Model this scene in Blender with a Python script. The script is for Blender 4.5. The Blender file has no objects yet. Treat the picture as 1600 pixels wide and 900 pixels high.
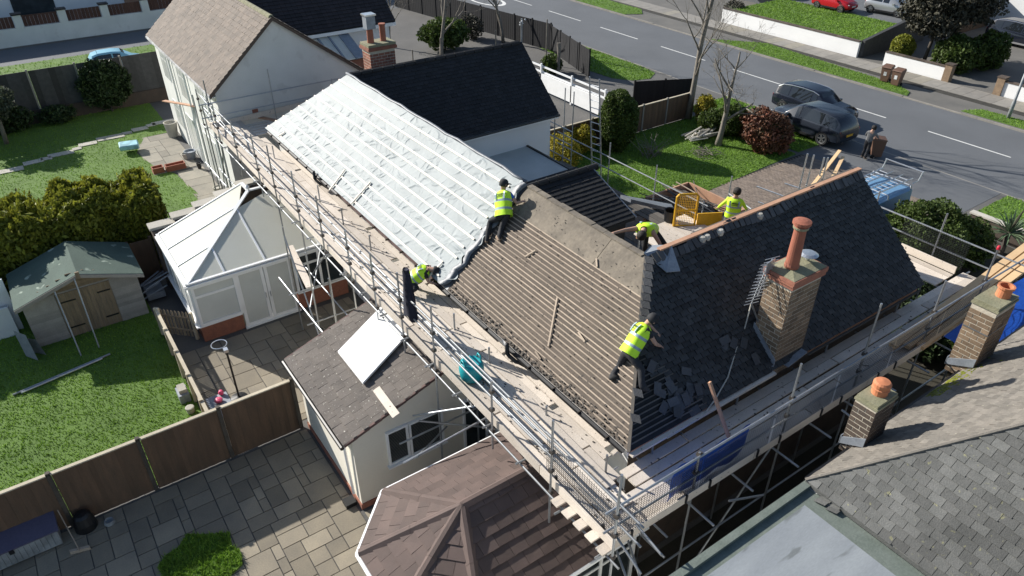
import bpy, math, random
import numpy as np
from mathutils import Vector, Matrix
random.seed(7); rng = np.random.default_rng(7)
scene = bpy.context.scene
col = scene.collection
R = math.radians

# ------------------------------------------------------------------ camera
YAW, PITCH, ROLL, FOC = R(145.2849), R(33.503), R(0.14196), 1140.53
CAM = Vector((0, 0, 15))
fw = Vector((math.cos(PITCH)*math.cos(YAW), math.cos(PITCH)*math.sin(YAW), -math.sin(PITCH)))
rt0 = Vector((math.sin(YAW), -math.cos(YAW), 0)); dn0 = fw.cross(rt0)
if dn0.z > 0: dn0 = -dn0
rt = rt0*math.cos(ROLL) + dn0*math.sin(ROLL); dn = -rt0*math.sin(ROLL) + dn0*math.cos(ROLL)
cd = bpy.data.cameras.new('camera'); cam = bpy.data.objects.new('camera', cd); col.objects.link(cam)
cam.matrix_world = Matrix(((rt.x, -dn.x, -fw.x, CAM.x), (rt.y, -dn.y, -fw.y, CAM.y), (rt.z, -dn.z, -fw.z, CAM.z), (0, 0, 0, 1)))
cd.sensor_width = 36; cd.lens = 36*FOC/1600; cd.clip_start = .1; cd.clip_end = 2000
scene.camera = cam

# ------------------------------------------------------------------ sky, sun, exposure
SUNDIR = Vector((1.7, .8, -1)).normalized()          # the way the light travels
elev = math.asin(-SUNDIR.z); az = math.atan2(-SUNDIR.x, -SUNDIR.y)
w = bpy.data.worlds.new('World'); scene.world = w; w.use_nodes = True
nt = w.node_tree; sk = nt.nodes.new('ShaderNodeTexSky'); sk.sky_type = 'NISHITA'; sk.sun_disc = False
sk.sun_elevation = elev; sk.sun_rotation = az; sk.air_density = 1.0; sk.dust_density = .6
nt.links.new(sk.outputs[0], nt.nodes['Background'].inputs[0]); nt.nodes['Background'].inputs[1].default_value = .082
sd = bpy.data.lights.new('sun', 'SUN'); sd.energy = 5.0; sd.angle = R(.53); sd.color = (1, .955, .88)
sun = bpy.data.objects.new('sun', sd); col.objects.link(sun); sun.location = (-40, -20, 40)
sun.rotation_euler = SUNDIR.to_track_quat('-Z', 'Y').to_euler()
scene.view_settings.view_transform = 'Standard'; scene.view_settings.look = 'None'
scene.view_settings.exposure = 0.68; scene.view_settings.gamma = 1

# ------------------------------------------------------------------ measuring helpers (photo pixel -> point on a known real plane)
def ray(x, y): return fw + rt*((x-800)/FOC) + dn*((y-450)/FOC)
def P(x, y, z=0):
    d = ray(x, y); return CAM + d*((z-CAM.z)/d.z)
def PX(x, y, X):
    d = ray(x, y); return CAM + d*(X/d.x)
def PY(x, y, Y):
    d = ray(x, y); return CAM + d*(Y/d.y)
def PPL(x, y, O, n):
    d = ray(x, y); return CAM + d*((O-CAM).dot(n)/d.dot(n))

# ------------------------------------------------------------------ materials
MATS = {}
def mat(name, c, rough=.8, c2=None, scale=3, amt=.5, var=.0, isl=.0, bump=.0, bscale=30, metal=0, stretch=(1, 1, 1), spec=.5, fine=.25, fscale=25,
        spots=None, spot_scale=6, spot_cut=.68):
    """procedural material: base colour, second colour by noise, per-object and per-piece variation, fine grain, spots, bump"""
    if name in MATS: return MATS[name]
    m = bpy.data.materials.new(name); m.use_nodes = True; t = m.node_tree; N = t.nodes; L = t.links
    b = N['Principled BSDF']; b.inputs['Roughness'].default_value = rough; b.inputs['Metallic'].default_value = metal
    b.inputs['Specular IOR Level'].default_value = spec
    geo = N.new('ShaderNodeNewGeometry'); mp = N.new('ShaderNodeMapping'); mp.inputs['Scale'].default_value = stretch
    L.new(geo.outputs['Position'], mp.inputs['Vector'])
    def noise(s, d=4):
        n = N.new('ShaderNodeTexNoise'); n.inputs['Scale'].default_value = s; n.inputs['Detail'].default_value = d
        L.new(mp.outputs[0], n.inputs['Vector']); return n.outputs['Fac']
    def mixc(f, a, bb, mode='MIX'):
        x = N.new('ShaderNodeMix'); x.data_type = 'RGBA'; x.blend_type = mode
        for s, v in ((x.inputs['Factor'], f), (x.inputs['A'], a), (x.inputs['B'], bb)):
            if isinstance(v, (int, float)): s.default_value = v
            elif isinstance(v, tuple): s.default_value = (*v, 1)
            else: L.new(v, s)
        return x.outputs['Result']
    def ramp(f, a, bb):
        r = N.new('ShaderNodeMapRange'); r.inputs['From Min'].default_value = a; r.inputs['From Max'].default_value = bb
        L.new(f, r.inputs['Value']); return r.outputs[0]
    c = tuple(c); c2 = tuple(c2) if c2 else tuple(x*.6 for x in c)
    f = ramp(noise(scale), .5-amt*.3, .5+amt*.3) if amt > 0 else 0.0
    out = mixc(f, c, c2)
    if spots: out = mixc(ramp(noise(spot_scale, 2), spot_cut, spot_cut+.06), out, tuple(spots))
    def scalev(out, fac, lo, hi):
        r = N.new('ShaderNodeMapRange'); r.inputs['To Min'].default_value = lo; r.inputs['To Max'].default_value = hi
        L.new(fac, r.inputs['Value']); h = N.new('ShaderNodeHueSaturation'); L.new(r.outputs[0], h.inputs['Value']); L.new(out, h.inputs['Color'])
        return h.outputs[0]
    if fine: out = scalev(out, noise(fscale, 3), 1-fine, 1+fine)
    if var:
        oi = N.new('ShaderNodeObjectInfo'); out = scalev(out, oi.outputs['Random'], 1-var, 1+var)
    if isl: out = scalev(out, geo.outputs['Random Per Island'], 1-isl, 1+isl)
    L.new(out, b.inputs['Base Color'])
    if bump:
        bp = N.new('ShaderNodeBump'); bp.inputs['Strength'].default_value = bump; bp.inputs['Distance'].default_value = .02
        L.new(noise(bscale, 5), bp.inputs['Height']); L.new(bp.outputs[0], b.inputs['Normal'])
    MATS[name] = m; return m
def glassmat(name, c, rough=.05, spec=.6):
    m = mat(name, c, rough, amt=.3, scale=1.2, fine=0, spec=spec); return m

M = dict(
 tarmac=mat('tarmac', (.125,.132,.142), .82, (.098,.104,.112), .35, 1, bump=.25, bscale=90, fine=.18, fscale=60),
 path=mat('pavement', (.16,.15,.135), .9, (.1,.098,.092), .6, 1, bump=.2, bscale=60, fine=.2),
 soil=mat('soil', (.05,.042,.03), .95, (.028,.028,.02), 1.2, 1, bump=.5, bscale=20),
 yard=mat('yard_tarmac', (.13,.125,.118), .9, (.085,.083,.08), .5, 1, bump=.2, bscale=50),
 grass=mat('lawn_grass', (.11,.2,.025), .9, (.07,.135,.018), .9, 1, bump=.9, bscale=40, fine=.4, fscale=45),
 blade=mat('grass_blade', (.2,.34,.035), .75, (.125,.225,.025), .9, 1, isl=.4, fine=0),
 slab=mat('stone_slab', (.28,.24,.175), .85, (.19,.168,.132), 1.5, 1, var=.22, bump=.25, bscale=30, fine=.18),
 slabg=mat('concrete_slab', (.30,.27,.22), .9, (.2,.19,.16), 2, 1, var=.2, bump=.2, fine=.2),
 joint=mat('paving_joint', (.045,.042,.035), .95, bump=.3),
 block=mat('block_paving', (.23,.18,.14), .9, (.16,.13,.11), 2.5, 1, isl=.2, fine=.3, fscale=12),
 slate=mat('dark_slate', (.05,.05,.05), .65, (.025,.0255,.026), 5, 1, var=.5, isl=.5, bump=.35, bscale=50, fine=.25),
 slate2=mat('black_slate', (.0155,.016,.019), .8, (.0085,.009,.011), 3, 1, isl=.35, bump=.3, bscale=50),
 slaten=mat('grey_weathered_slate', (.105,.105,.1), .8, (.07,.072,.068), 3, 1, var=.25, isl=.25, bump=.4, bscale=45, spots=(.17,.165,.1), spot_scale=9, spot_cut=.67),
 slateb=mat('sunlit_lichened_slate', (.19,.17,.145), .85, (.13,.12,.105), 3, 1, isl=.2, bump=.4, bscale=45, spots=(.28,.26,.2), spot_scale=14),  # sunward slope's paler copy of the slate, sunlight put into the colour
 ridge_m=mat('ridge_tile_clay', (.075,.077,.08), .7, (.05,.05,.055), 5, 1, var=.3, bump=.3),
 felt=mat('old_roof_felt', (.13,.104,.082), .92, (.085,.07,.057), 1.6, 1, bump=.5, bscale=18, fine=.3, fscale=40, spots=(.06,.052,.046), spot_scale=7, spot_cut=.66),
 felt2=mat('sunbleached_felt', (.235,.20,.155), .92, (.11,.095,.078), 2.3, 1, bump=.6, bscale=9, fine=.3, fscale=14),
 oldbatten=mat('old_batten', (.40,.325,.25), .9, (.28,.225,.175), 3, 1, var=.25, fine=.3, fscale=60),
 darkbatten=mat('dark_batten', (.12,.105,.09), .9, (.08,.07,.06), 3, 1, var=.25),  # darker batten tone, on the wing corner and among debris
 newbatten=mat('new_timber_batten', (.86,.78,.68), .75, (.76,.67,.56), 2, .8, var=.08, fine=.08),
 membrane=mat('breather_membrane', (.29,.325,.335), .65, (.21,.24,.25), 1.6, 1, bump=.5, bscale=7, fine=.07, fscale=50),
 memdark=mat('grey_membrane_underside', (.15,.165,.185), .5, (.1,.11,.13), 3, 1, bump=.4, bscale=12),
 board=mat('scaffold_board', (.68,.61,.53), .9, (.52,.455,.385), 1.6, 1, var=.2, fine=.22, fscale=45, stretch=(1,1,1), bump=.2, spots=(.2,.17,.14), spot_scale=11, spot_cut=.68),
 newwood=mat('fresh_sawn_timber', (.72,.50,.28), .75, (.62,.42,.23), 3, 1, var=.12, fine=.12),
 redwood=mat('reddish_timber', (.45,.26,.16), .8, (.36,.2,.13), 3, 1, var=.15),
 steel=mat('galvanised_tube', (.42,.44,.46), .42, (.3,.315,.33), 6, 1, var=.25, metal=.75, fine=.2),
 steeld=mat('rusty_coupler', (.13,.115,.10), .6, (.08,.07,.065), 12, 1, metal=.6),
 alu=mat('aluminium', (.62,.64,.66), .35, (.52,.54,.56), 5, .6, metal=.8),
 meshm=mat('black_guard_mesh', (.025,.026,.028), .6),
 white=mat('white_render', (.76,.76,.75), .9, (.68,.68,.675), .8, 1, bump=.15, bscale=60, fine=.05),
 whiteold=mat('weathered_white_render', (.72,.72,.69), .9, (.58,.59,.56), .9, 1, bump=.2, bscale=40, fine=.08, spots=(.6,.6,.57), spot_scale=1.6, spot_cut=.62),
 cream=mat('cream_render', (.74,.70,.60), .9, (.68,.64,.55), .7, .8, bump=.1, fine=.04),
 upvc=mat('white_upvc', (.82,.83,.83), .35, (.76,.77,.77), 2, .5, fine=.03),
 glass=glassmat('window_glass', (.035,.045,.05)),
 pane_fill=mat('pale_sky_pane', (.6,.62,.59), .25, (.5,.52,.5), 1.5, 1, fine=.05),  # pale pane tone, sky reflection put into the base colour
 poly=mat('polycarbonate', (.92,.92,.86), .3, (.88,.87,.77), .7, 1, fine=.04),
 black=mat('black_plastic', (.014,.014,.016), .45, fine=.1),
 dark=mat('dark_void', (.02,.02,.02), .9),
 brickm=mat('brown_brick', (.25,.175,.11), .9, (.15,.105,.07), 5, 1, var=.3, isl=.3, bump=.3, bscale=60),
 brickr=mat('red_brick', (.30,.12,.075), .9, (.2,.085,.06), 6, 1, var=.25, isl=.25, bump=.3),
 brickd=mat('dark_brick', (.10,.072,.054), .9, (.06,.048,.04), 4, 1, var=.3, isl=.3, bump=.3),  # darker brick, one tone for walls, copings and a stack
 mortar=mat('mortar', (.55,.49,.39), .95, (.42,.38,.31), 5, 1, bump=.3),
 terracotta=mat('terracotta', (.34,.115,.068), .8, (.26,.09,.056), 4, 1, bump=.15, fine=.12),
 terra2=mat('orange_terracotta', (.55,.20,.09), .75, (.46,.17,.08), 4, 1, fine=.1),
 cement=mat('mossy_cement', (.27,.255,.17), .95, (.18,.18,.11), 4, 1, bump=.5, bscale=20),
 lead=mat('lead_flashing', (.30,.33,.37), .55, (.2,.22,.25), 5, 1, metal=.2),
 flat=mat('grey_roof_felt', (.30,.325,.34), .75, (.2,.22,.24), 1.1, 1, stretch=(2.2,.5,1), bump=.15, fine=.15, spots=(.15,.165,.17), spot_scale=2.2, spot_cut=.63),
 flatg=mat('mossy_grey_flat_roof', (.16,.185,.165), .8, (.1,.125,.105), 3, 1, bump=.3),
 flat2=mat('green_grey_felt', (.48,.5,.48), .8, (.4,.42,.4), 1.5, 1, fine=.12, bump=.2),
 tilebr=mat('brown_concrete_tile', (.185,.145,.115), .85, (.12,.1,.083), 2.2, 1, isl=.18, bump=.3, fine=.2),
 tileext=mat('lichened_concrete_tile', (.165,.143,.125), .9, (.105,.092,.083), 1.7, 1, var=.13, bump=.4, bscale=40, fine=.25, spots=(.48,.46,.4), spot_scale=17, spot_cut=.67),
 tilecons=mat('brown_shingle', (.122,.084,.072), .8, (.085,.061,.054), 2.4, 1, var=.2, bump=.4, bscale=90, fine=.2, fscale=70),
 fence=mat('fence_panel_wood', (.155,.092,.055), .85, (.085,.058,.038), 2, 1, var=.12, fine=.25, fscale=30, stretch=(3,3,.5)),
 fencedk=mat('dark_fence_wood', (.011,.011,.013), .9, (.007,.007,.009), 2, 1, var=.2),
 fencecap=mat('pale_fence_rail', (.55,.48,.36), .85, (.42,.37,.28), 3, 1, var=.1),
 picket=mat('picket_wood', (.36,.29,.2), .9, (.25,.2,.145), 4, 1, var=.2),
 shedw=mat('shed_pale_boards', (.34,.31,.28), .9, (.24,.22,.2), 3, 1, var=.15, fine=.2),
 shedd=mat('shed_door_wood', (.26,.19,.12), .9, (.17,.125,.085), 3, 1, var=.15, stretch=(3,3,.5)),
 shedr=mat('green_mineral_felt', (.085,.13,.105), .9, (.055,.085,.07), 1.4, 1, bump=.4, bscale=60, spots=(.3,.36,.3), spot_scale=2.2, spot_cut=.66),
 teal=mat('teal_plastic', (.01,.34,.38), .4, (.008,.27,.31), 3, 1, fine=.05),
 bluetarp=mat('blue_tarpaulin', (.015,.09,.45), .4, (.01,.06,.33), 4, 1, bump=.6, bscale=9),
 navy=mat('navy_cloth', (.012,.014,.032), .9, (.008,.009,.02), 4, 1, bump=.6, bscale=12),
 hiviz=mat('hi_vis_yellow', (.58,.92,.03), .7, (.5,.82,.03), 3, .6, fine=.05, bump=.3, bscale=12),
 refl=mat('reflective_band', (.36,.47,.53), .4, fine=.05),
 trouser=mat('black_work_trousers', (.016,.017,.02), .85, (.028,.028,.032), 6, 1, bump=.6, bscale=16),
 skin=mat('skin', (.46,.28,.2), .6, (.42,.25,.18), 4, .6, fine=.04),
 boot=mat('tan_boot', (.33,.24,.17), .8), bootb=mat('black_boot', (.03,.027,.025), .7),
 hair=mat('dark_hair', (.02,.014,.01), .7, fine=.3, fscale=120, bump=.8, bscale=90),
 cap=mat('black_cap', (.02,.021,.025), .8, fine=.1),
 bluetop=mat('bright_blue_sleeve', (.02,.14,.55), .8), greytop=mat('grey_marl_hoodie', (.19,.19,.19), .9, (.13,.13,.13), 5, 1, bump=.5, bscale=14), darktop=mat('dark_jumper', (.03,.03,.035), .9),
 yellow=mat('safety_yellow', (.72,.40,.015), .5, (.6,.33,.012), 3, 1),
 plastic_brown=mat('brown_bin_plastic', (.155,.085,.055), .6, (.12,.065,.043), 4, 1),
 tyre=mat('tyre_rubber', (.013,.013,.014), .85), rim=mat('alloy_rim', (.32,.33,.34), .35, metal=.7, fine=.05),
 carglass=mat('car_glass', (.012,.015,.018), .04, amt=0, fine=0, spec=.8),
 carblk=mat('car_dark_blue_paint', (.010,.013,.022), .16, amt=0, fine=0, spec=.7), cargry=mat('car_graphite_paint', (.022,.027,.037), .18, amt=0, fine=0, spec=.7),
 carred=mat('car_red_paint', (.42,.012,.02), .25, amt=0, fine=0), carsil=mat('car_silver_paint', (.42,.43,.44), .28, metal=.5, amt=0, fine=0),
 carblu=mat('car_pale_blue_paint', (.25,.50,.62), .3, amt=0, fine=0), vanblu=mat('van_blue_paint', (.13,.26,.42), .3, amt=0, fine=0), chrome=mat('chrome', (.75,.76,.78), .15, metal=.9, amt=0, fine=0),
 lampred=mat('red_lamp', (.4,.01,.01), .3), lampw=mat('clear_lamp', (.7,.7,.7), .2),
 paint=mat('road_paint', (.72,.72,.69), .8, (.55,.55,.53), 3, 1, fine=.15),
 kerbm=mat('kerb_concrete', (.27,.25,.22), .9, (.19,.18,.165), 2, 1, var=.12, fine=.15),
 bark=mat('grey_bark', (.23,.205,.17), .9, (.13,.115,.095), 5, 1, bump=.5, bscale=25), barkd=mat('dark_bark', (.09,.075,.06), .9, bump=.5),
 purple=mat('purple_grey_plastic', (.09,.085,.14), .5, (.075,.07,.12), 3, 1), greyp=mat('grey_plastic', (.3,.32,.33), .5),
 pink=mat('pink_plastic', (.75,.09,.2), .5), sky_bl=mat('pale_blue_plastic', (.35,.62,.7), .5), foam=mat('white_foam_board', (.84,.84,.83), .7, (.8,.8,.79), 3, .5, fine=.03),
 stone=mat('pale_stone', (.5,.47,.41), .9, (.38,.36,.31), 2, 1, var=.15, bump=.3), white2=mat('white_gloss', (.8,.8,.8), .3), redplug=mat('red_cap', (.6,.02,.05), .5))
def leafm(name, a, b): return mat(name, a, .6, b, 1.6, 1, isl=.45, fine=0, spec=.3)
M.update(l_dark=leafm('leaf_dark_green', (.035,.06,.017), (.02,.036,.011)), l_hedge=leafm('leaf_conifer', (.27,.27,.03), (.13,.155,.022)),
 l_mid=leafm('leaf_mid_green', (.085,.125,.025), (.04,.065,.014)), l_red=leafm('leaf_photinia_red', (.19,.06,.035), (.09,.055,.025)), l_yel=leafm('leaf_yellow', (.42,.33,.03), (.2,.2,.03)),
 l_olive=leafm('leaf_olive', (.10,.115,.075), (.06,.075,.045)), l_brown=leafm('leaf_dark_brown_green', (.06,.055,.035), (.035,.035,.024)), l_yucca=leafm('leaf_yucca', (.10,.15,.08), (.055,.09,.045)))

def translucent(m, f=.5):                                    # let daylight through thin sheets
    t = m.node_tree; b = t.nodes['Principled BSDF']; tr = t.nodes.new('ShaderNodeBsdfTranslucent'); mx = t.nodes.new('ShaderNodeMixShader'); mx.inputs[0].default_value = f
    src = b.inputs['Base Color'].links[0].from_socket; t.links.new(src, tr.inputs['Color']); t.links.new(b.outputs[0], mx.inputs[1]); t.links.new(tr.outputs[0], mx.inputs[2])
    t.links.new(mx.outputs[0], t.nodes['Material Output'].inputs['Surface'])
translucent(M['poly'], .5)
for k_ in ('l_hedge', 'l_mid', 'l_yel', 'l_olive', 'blade'): translucent(M[k_], .3)
# ------------------------------------------------------------------ mesh builder
W0 = {}                                                     # world origin of every parent
class MB:
    def __init__(s): s.v = []; s.f = []; s.m = []
    def add(s, vs, fs, mi=0):
        o = len(s.v); s.v += [tuple(x) for x in vs]; s.f += [tuple(i+o for i in q) for q in fs]; s.m += [mi]*len(fs); return s
    def ob(s, o, a, b, c, mi=0):                              # parallelepiped: corner + three edges
        o, a, b, c = map(Vector, (o, a, b, c))
        return s.add([o, o+a, o+a+b, o+b, o+c, o+a+c, o+a+b+c, o+b+c], [(0,3,2,1),(4,5,6,7),(0,1,5,4),(1,2,6,5),(2,3,7,6),(3,0,4,7)], mi)
    def box(s, x0, x1, y0, y1, z0, z1, mi=0): return s.ob((x0,y0,z0), (x1-x0,0,0), (0,y1-y0,0), (0,0,z1-z0), mi)
    def bar(s, p, q, wd, h, up=(0,0,1), mi=0):               # bar from p to q, width wd, height h, centred in width, standing on the line
        p, q = Vector(p), Vector(q); d = q-p; sd_ = d.cross(Vector(up)).normalized(); u = sd_.cross(d).normalized()
        return s.ob(p-sd_*wd/2, d, sd_*wd, u*h, mi)
    def tube(s, p, q, r, n=8, r2=None, mi=0):
        p, q = Vector(p), Vector(q); r2 = r if r2 is None else r2; d = (q-p).normalized()
        a = d.orthogonal().normalized(); b = d.cross(a)
        c = [(a*math.cos(2*math.pi*i/n)+b*math.sin(2*math.pi*i/n)) for i in range(n)]
        return s.add([p+x*r for x in c]+[q+x*r2 for x in c], [(i,(i+1)%n,n+(i+1)%n,n+i) for i in range(n)]+[tuple(range(n))[::-1], tuple(range(n,2*n))], mi)
    def path(s, pts, rs, n=6, mi=0):
        pts = [Vector(p) for p in pts]; rs = rs if isinstance(rs, (list, tuple)) else [rs]*len(pts); vs = []; a = None
        for i, p in enumerate(pts):
            d = (pts[min(i+1, len(pts)-1)]-pts[max(i-1, 0)]).normalized()
            a = d.orthogonal().normalized() if a is None else (a-d*a.dot(d)).normalized()
            b = d.cross(a)
            vs += [p+(a*math.cos(2*math.pi*k/n)+b*math.sin(2*math.pi*k/n))*rs[i] for k in range(n)]
        fs = [(i*n+k, i*n+(k+1)%n, (i+1)*n+(k+1)%n, (i+1)*n+k) for i in range(len(pts)-1) for k in range(n)]
        fs += [tuple(range(n))[::-1], tuple(range((len(pts)-1)*n, len(pts)*n))]
        return s.add(vs, fs, mi)
    def prism(s, pts, d, mi=0):
        pts = [Vector(p) for p in pts]; d = Vector(d); n = len(pts)
        return s.add(pts+[p+d for p in pts], [tuple(range(n))[::-1], tuple(range(n,2*n))]+[(i,(i+1)%n,n+(i+1)%n,n+i) for i in range(n)], mi)
    def lathe(s, c, prof, n=16, mi=0, ax=(0,0,1)):
        c = Vector(c); ax = Vector(ax).normalized(); a = ax.orthogonal().normalized(); b = ax.cross(a); vs = []
        for r, z in prof: vs += [c+ax*z+(a*math.cos(2*math.pi*i/n)+b*math.sin(2*math.pi*i/n))*r for i in range(n)]
        k = len(prof)
        return s.add(vs, [(j*n+i, j*n+(i+1)%n, (j+1)*n+(i+1)%n, (j+1)*n+i) for j in range(k-1) for i in range(n)]+[tuple(range(n))[::-1], tuple(range((k-1)*n, k*n))], mi)
    def mesh(s, name, mats, org=(0,0,0), smooth=False):
        me = bpy.data.meshes.new(name); o = Vector(org)
        me.from_pydata([(v[0]-o.x, v[1]-o.y, v[2]-o.z) for v in s.v], [], s.f)
        mats = mats if isinstance(mats, (list, tuple)) else [mats]
        for m in mats: me.materials.append(m)
        if len(mats) > 1: me.polygons.foreach_set('material_index', s.m)
        if smooth: me.polygons.foreach_set('use_smooth', [True]*len(s.f))
        if smooth == 'sharp': me.update(); me.set_sharp_from_angle(angle=R(28))
        me.update(); return me
    def build(s, name, mats, parent=None, smooth=False, kind=None, bevel=0, org=None):
        po = W0.get(parent, Vector()) if parent else Vector(org) if org else Vector()
        o = bpy.data.objects.new(name, s.mesh(name, mats, po, smooth)); col.objects.link(o)
        if parent: o.parent = parent
        else: o.location = po
        W0[o] = po
        if kind: o['kind'] = kind
        if bevel:
            b = o.modifiers.new('bevel', 'BEVEL'); b.width = bevel; b.segments = 1; b.limit_method = 'ANGLE'
        return o
def tag(o, label, cat, group=None, kind=None):
    o['label'] = label; o['category'] = cat
    if group: o['group'] = group
    if kind: o['kind'] = kind
    return o
def thing(name, label, cat, loc=(0,0,0), group=None):
    o = bpy.data.objects.new(name, None); o.empty_display_size = .3; col.objects.link(o); o.location = loc; W0[o] = Vector(loc)
    return tag(o, label, cat, group)
def struct(name, mb, m, **k): return mb.build(name, m, kind='structure', **k)
def piece(name, me, parent, Mx):                              # one more instance of a shared mesh, placed by a world matrix
    o = bpy.data.objects.new(name, me); col.objects.link(o); o.parent = parent
    Mx = Mx.copy(); Mx.translation -= W0[parent]; o.matrix_basis = Mx; W0[o] = W0[parent]; return o
def frame(o, a, b, c):
    a, b, c = Vector(a), Vector(b), Vector(c)
    return Matrix(((a.x,b.x,c.x,o[0]), (a.y,b.y,c.y,o[1]), (a.z,b.z,c.z,o[2]), (0,0,0,1)))
def copy_tree(o, parent=None):
    c = o.copy(); col.objects.link(c)
    if parent: c.parent = parent
    W0[c] = W0.get(o, Vector())
    for ch in [x for x in bpy.data.objects if x.parent == o]: copy_tree(ch, c)
    return c

def clip(poly, reg):                                          # convex clip in (u,v); reg counter-clockwise
    for i in range(len(reg)):
        a, b = reg[i], reg[(i+1) % len(reg)]; out = []
        sd_ = lambda p: (b[0]-a[0])*(p[1]-a[1])-(b[1]-a[1])*(p[0]-a[0])
        for j in range(len(poly)):
            p, q = poly[j], poly[(j+1) % len(poly)]; sp, sq = sd_(p), sd_(q)
            if sp >= -1e-9: out.append(p)
            if (sp > 1e-9 and sq < -1e-9) or (sp < -1e-9 and sq > 1e-9):
                t = sp/(sp-sq); out.append((p[0]+(q[0]-p[0])*t, p[1]+(q[1]-p[1])*t))
        poly = out
        if len(poly) < 3: return []
    return poly
def tiles(parent, name, O, e1, e2, reg, tw, gauge, th, m, near=300, jit=.006, stagger=True, skip=None, dy=0, rest='remaining_tiles', gap=.004):
    """courses of tiles or slates on a sloping plane; the `near` largest in view are objects, the rest is one joined part"""
    O, e1, e2 = Vector(O), Vector(e1).normalized(), Vector(e2).normalized(); n = e1.cross(e2).normalized()
    if n.z < 0: n = -n
    area = sum(reg[i][0]*reg[(i+1)%len(reg)][1]-reg[(i+1)%len(reg)][0]*reg[i][1] for i in range(len(reg)))
    if area < 0: reg = reg[::-1]
    us = [p[0] for p in reg]; vs = [p[1] for p in reg]; L = []
    r = 0; v = min(vs)
    while v < max(vs):
        u = min(us)-(tw/2 if (r % 2 and stagger) else 0)
        while u < max(us):
            if not (skip and skip(u+tw/2, v+gauge/2)):
                q = [(u+gap, v-.012), (u+tw-gap, v-.012), (u+tw-gap, v+gauge+.01), (u+gap, v+gauge+.01)]
                c = clip(q, reg)
                if c: L.append((u, v, c))
            u += tw
        v += gauge; r += 1
    def solid(c, v0, ju):                                     # wedge: thick at the tail, flush at the head
        top = [O+e1*(p[0])+e2*(p[1]+ju)+n*(th*(1.6-1.25*(p[1]-v0)/gauge)) for p in c]
        bot = [O+e1*(p[0])+e2*(p[1]+ju) for p in c]
        return bot, top
    L.sort(key=lambda q: (O+e1*q[0]+e2*q[1]-CAM).length)
    rest_mb = MB()
    for i, (u, v, c) in enumerate(L):
        bot, top = solid(c, v, random.uniform(-jit, jit)); k = len(c)
        vs_ = bot+top; fs = [tuple(range(k, 2*k))]+[(j, (j+1)%k, k+(j+1)%k, k+j) for j in range(k)]
        tw_ = random.uniform(-.5, .5)*th; vs_ = bot+[t+n*(max(0, tw_*(1 if q_ % 2 else -.3))+(random.uniform(.003,.012) if q_ == 0 and i % 7 == 0 else 0)) for q_, t in enumerate(top)]
        if i < near: MB().add(vs_, fs).build(name, m, parent)
        else: rest_mb.add(vs_, fs)
    if rest_mb.f: rest_mb.build(rest, m, parent, kind='stuff')

def brickwork(parent, x0, x1, y0, y1, z0, z1, m, faces=('-y', '+x'), other=('+y', '-x'), bl=.235, bh=.096, jt=.02, proud=.004, as_parts=True):
    """mortar core with real bricks standing proud of the joints"""
    MB().box(x0+proud, x1-proud, y0+proud, y1-proud, z0, z1-.001).build('mortar_core', M['mortar'], parent)
    rest = MB(); nc = int((z1-z0)/(bh+jt))
    for fc in tuple(faces)+tuple(other):
        a0, a1 = (x0, x1) if fc[1] == 'y' else (y0, y1)
        for k in range(nc):
            z = z0+k*(bh+jt); a = a0-(bl+jt)*(.5 if k % 2 else 0)
            while a < a1-.02:
                s0, s1 = max(a, a0), min(a+bl, a1); a += bl+jt
                if s1-s0 < .03: continue
                pr = random.uniform(0, .004)
                if fc == '-y': b = (s0, s1, y0-pr, y0+.03, z, z+bh)
                elif fc == '+y': b = (s0, s1, y1-.03, y1+pr, z, z+bh)
                elif fc == '+x': b = (x1-.03, x1+pr+.001, s0, s1, z, z+bh)
                else: b = (x0-pr-.001, x0+.03, s0, s1, z, z+bh)
                if fc in faces and as_parts: MB().box(*b).build('brick', m, parent)
                else: rest.box(*b)
    if rest.f: rest.build('remaining_bricks', m, parent, kind='stuff')
# ================================================================== THE GROUND
struct('ground', MB().box(-400, 300, -300, 400, -.6, -.14), M['soil'])
def sheet(name, pts, z, m, d=.12): return struct(name, MB().prism([(p[0], p[1], z-d) for p in pts], (0, 0, d)), m)
def rect(x0, x1, y0, y1): return [(x0,y0), (x1,y0), (x1,y1), (x0,y1)]
struct('road', MB().box(-160, 80, 36.1, 44.85, -.3, -.1), M['tarmac'])
sheet('near_plot', rect(-61.5, 60, -60, 35.97), -.02, M['yard'])
sheet('far_plot', rect(-160, 60, 44.98, 120), -.02, M['path'])
sheet('side_road', rect(-66.4, -61.6, -60, 35.97), -.05, M['tarmac'], .06)
sheet('back_plot', rect(-120, -66.5, -60, 35.97), -.02, M['path'])
k = MB()
for y, s in ((35.97, 1), (44.85, 1)):
    x = -110
    kp = struct('kerb', MB().box(-160, 60, y+.02, y+.12, -.2, -.03), M['kerbm'])
    while x < 20:
        lo = -.055 if (y < 40 and (-33.8 < x < -29 or -20 < x < -12.3)) or (y > 40 and (-29.3 < x < -26.8 or -22.6 < x < -19.2 or -45 < x < -38)) else .0
        MB().box(x, x+.9, y, y+.13, -.2, lo).build('kerb_stone', M['kerbm'], kp); x += .912
mk = struct('centre_line', MB().box(-160, -110, 40.76, 40.86, -.098, -.094), M['paint'])
for i in range(30):
    x = -108.9+i*6.93+ .35
    MB().box(x, x+4.4 if i > 4 else x+5.0, 40.76, 40.86, -.098, -.094).build('road_dash', M['paint'], mk)
# speed roundel painted at the far end of the road
c = P(765, -2); rd = MB(); n = 40
vs = [(c.x+math.cos(2*math.pi*i/n)*r*2.2, 38.6+math.sin(2*math.pi*i/n)*r, -.094) for r in (1.0, 1.22) for i in range(n)]
rd.add(vs, [(i, (i+1)%n, n+(i+1)%n, n+i) for i in range(n)])
struct('road_roundel', rd, M['paint'])

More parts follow.
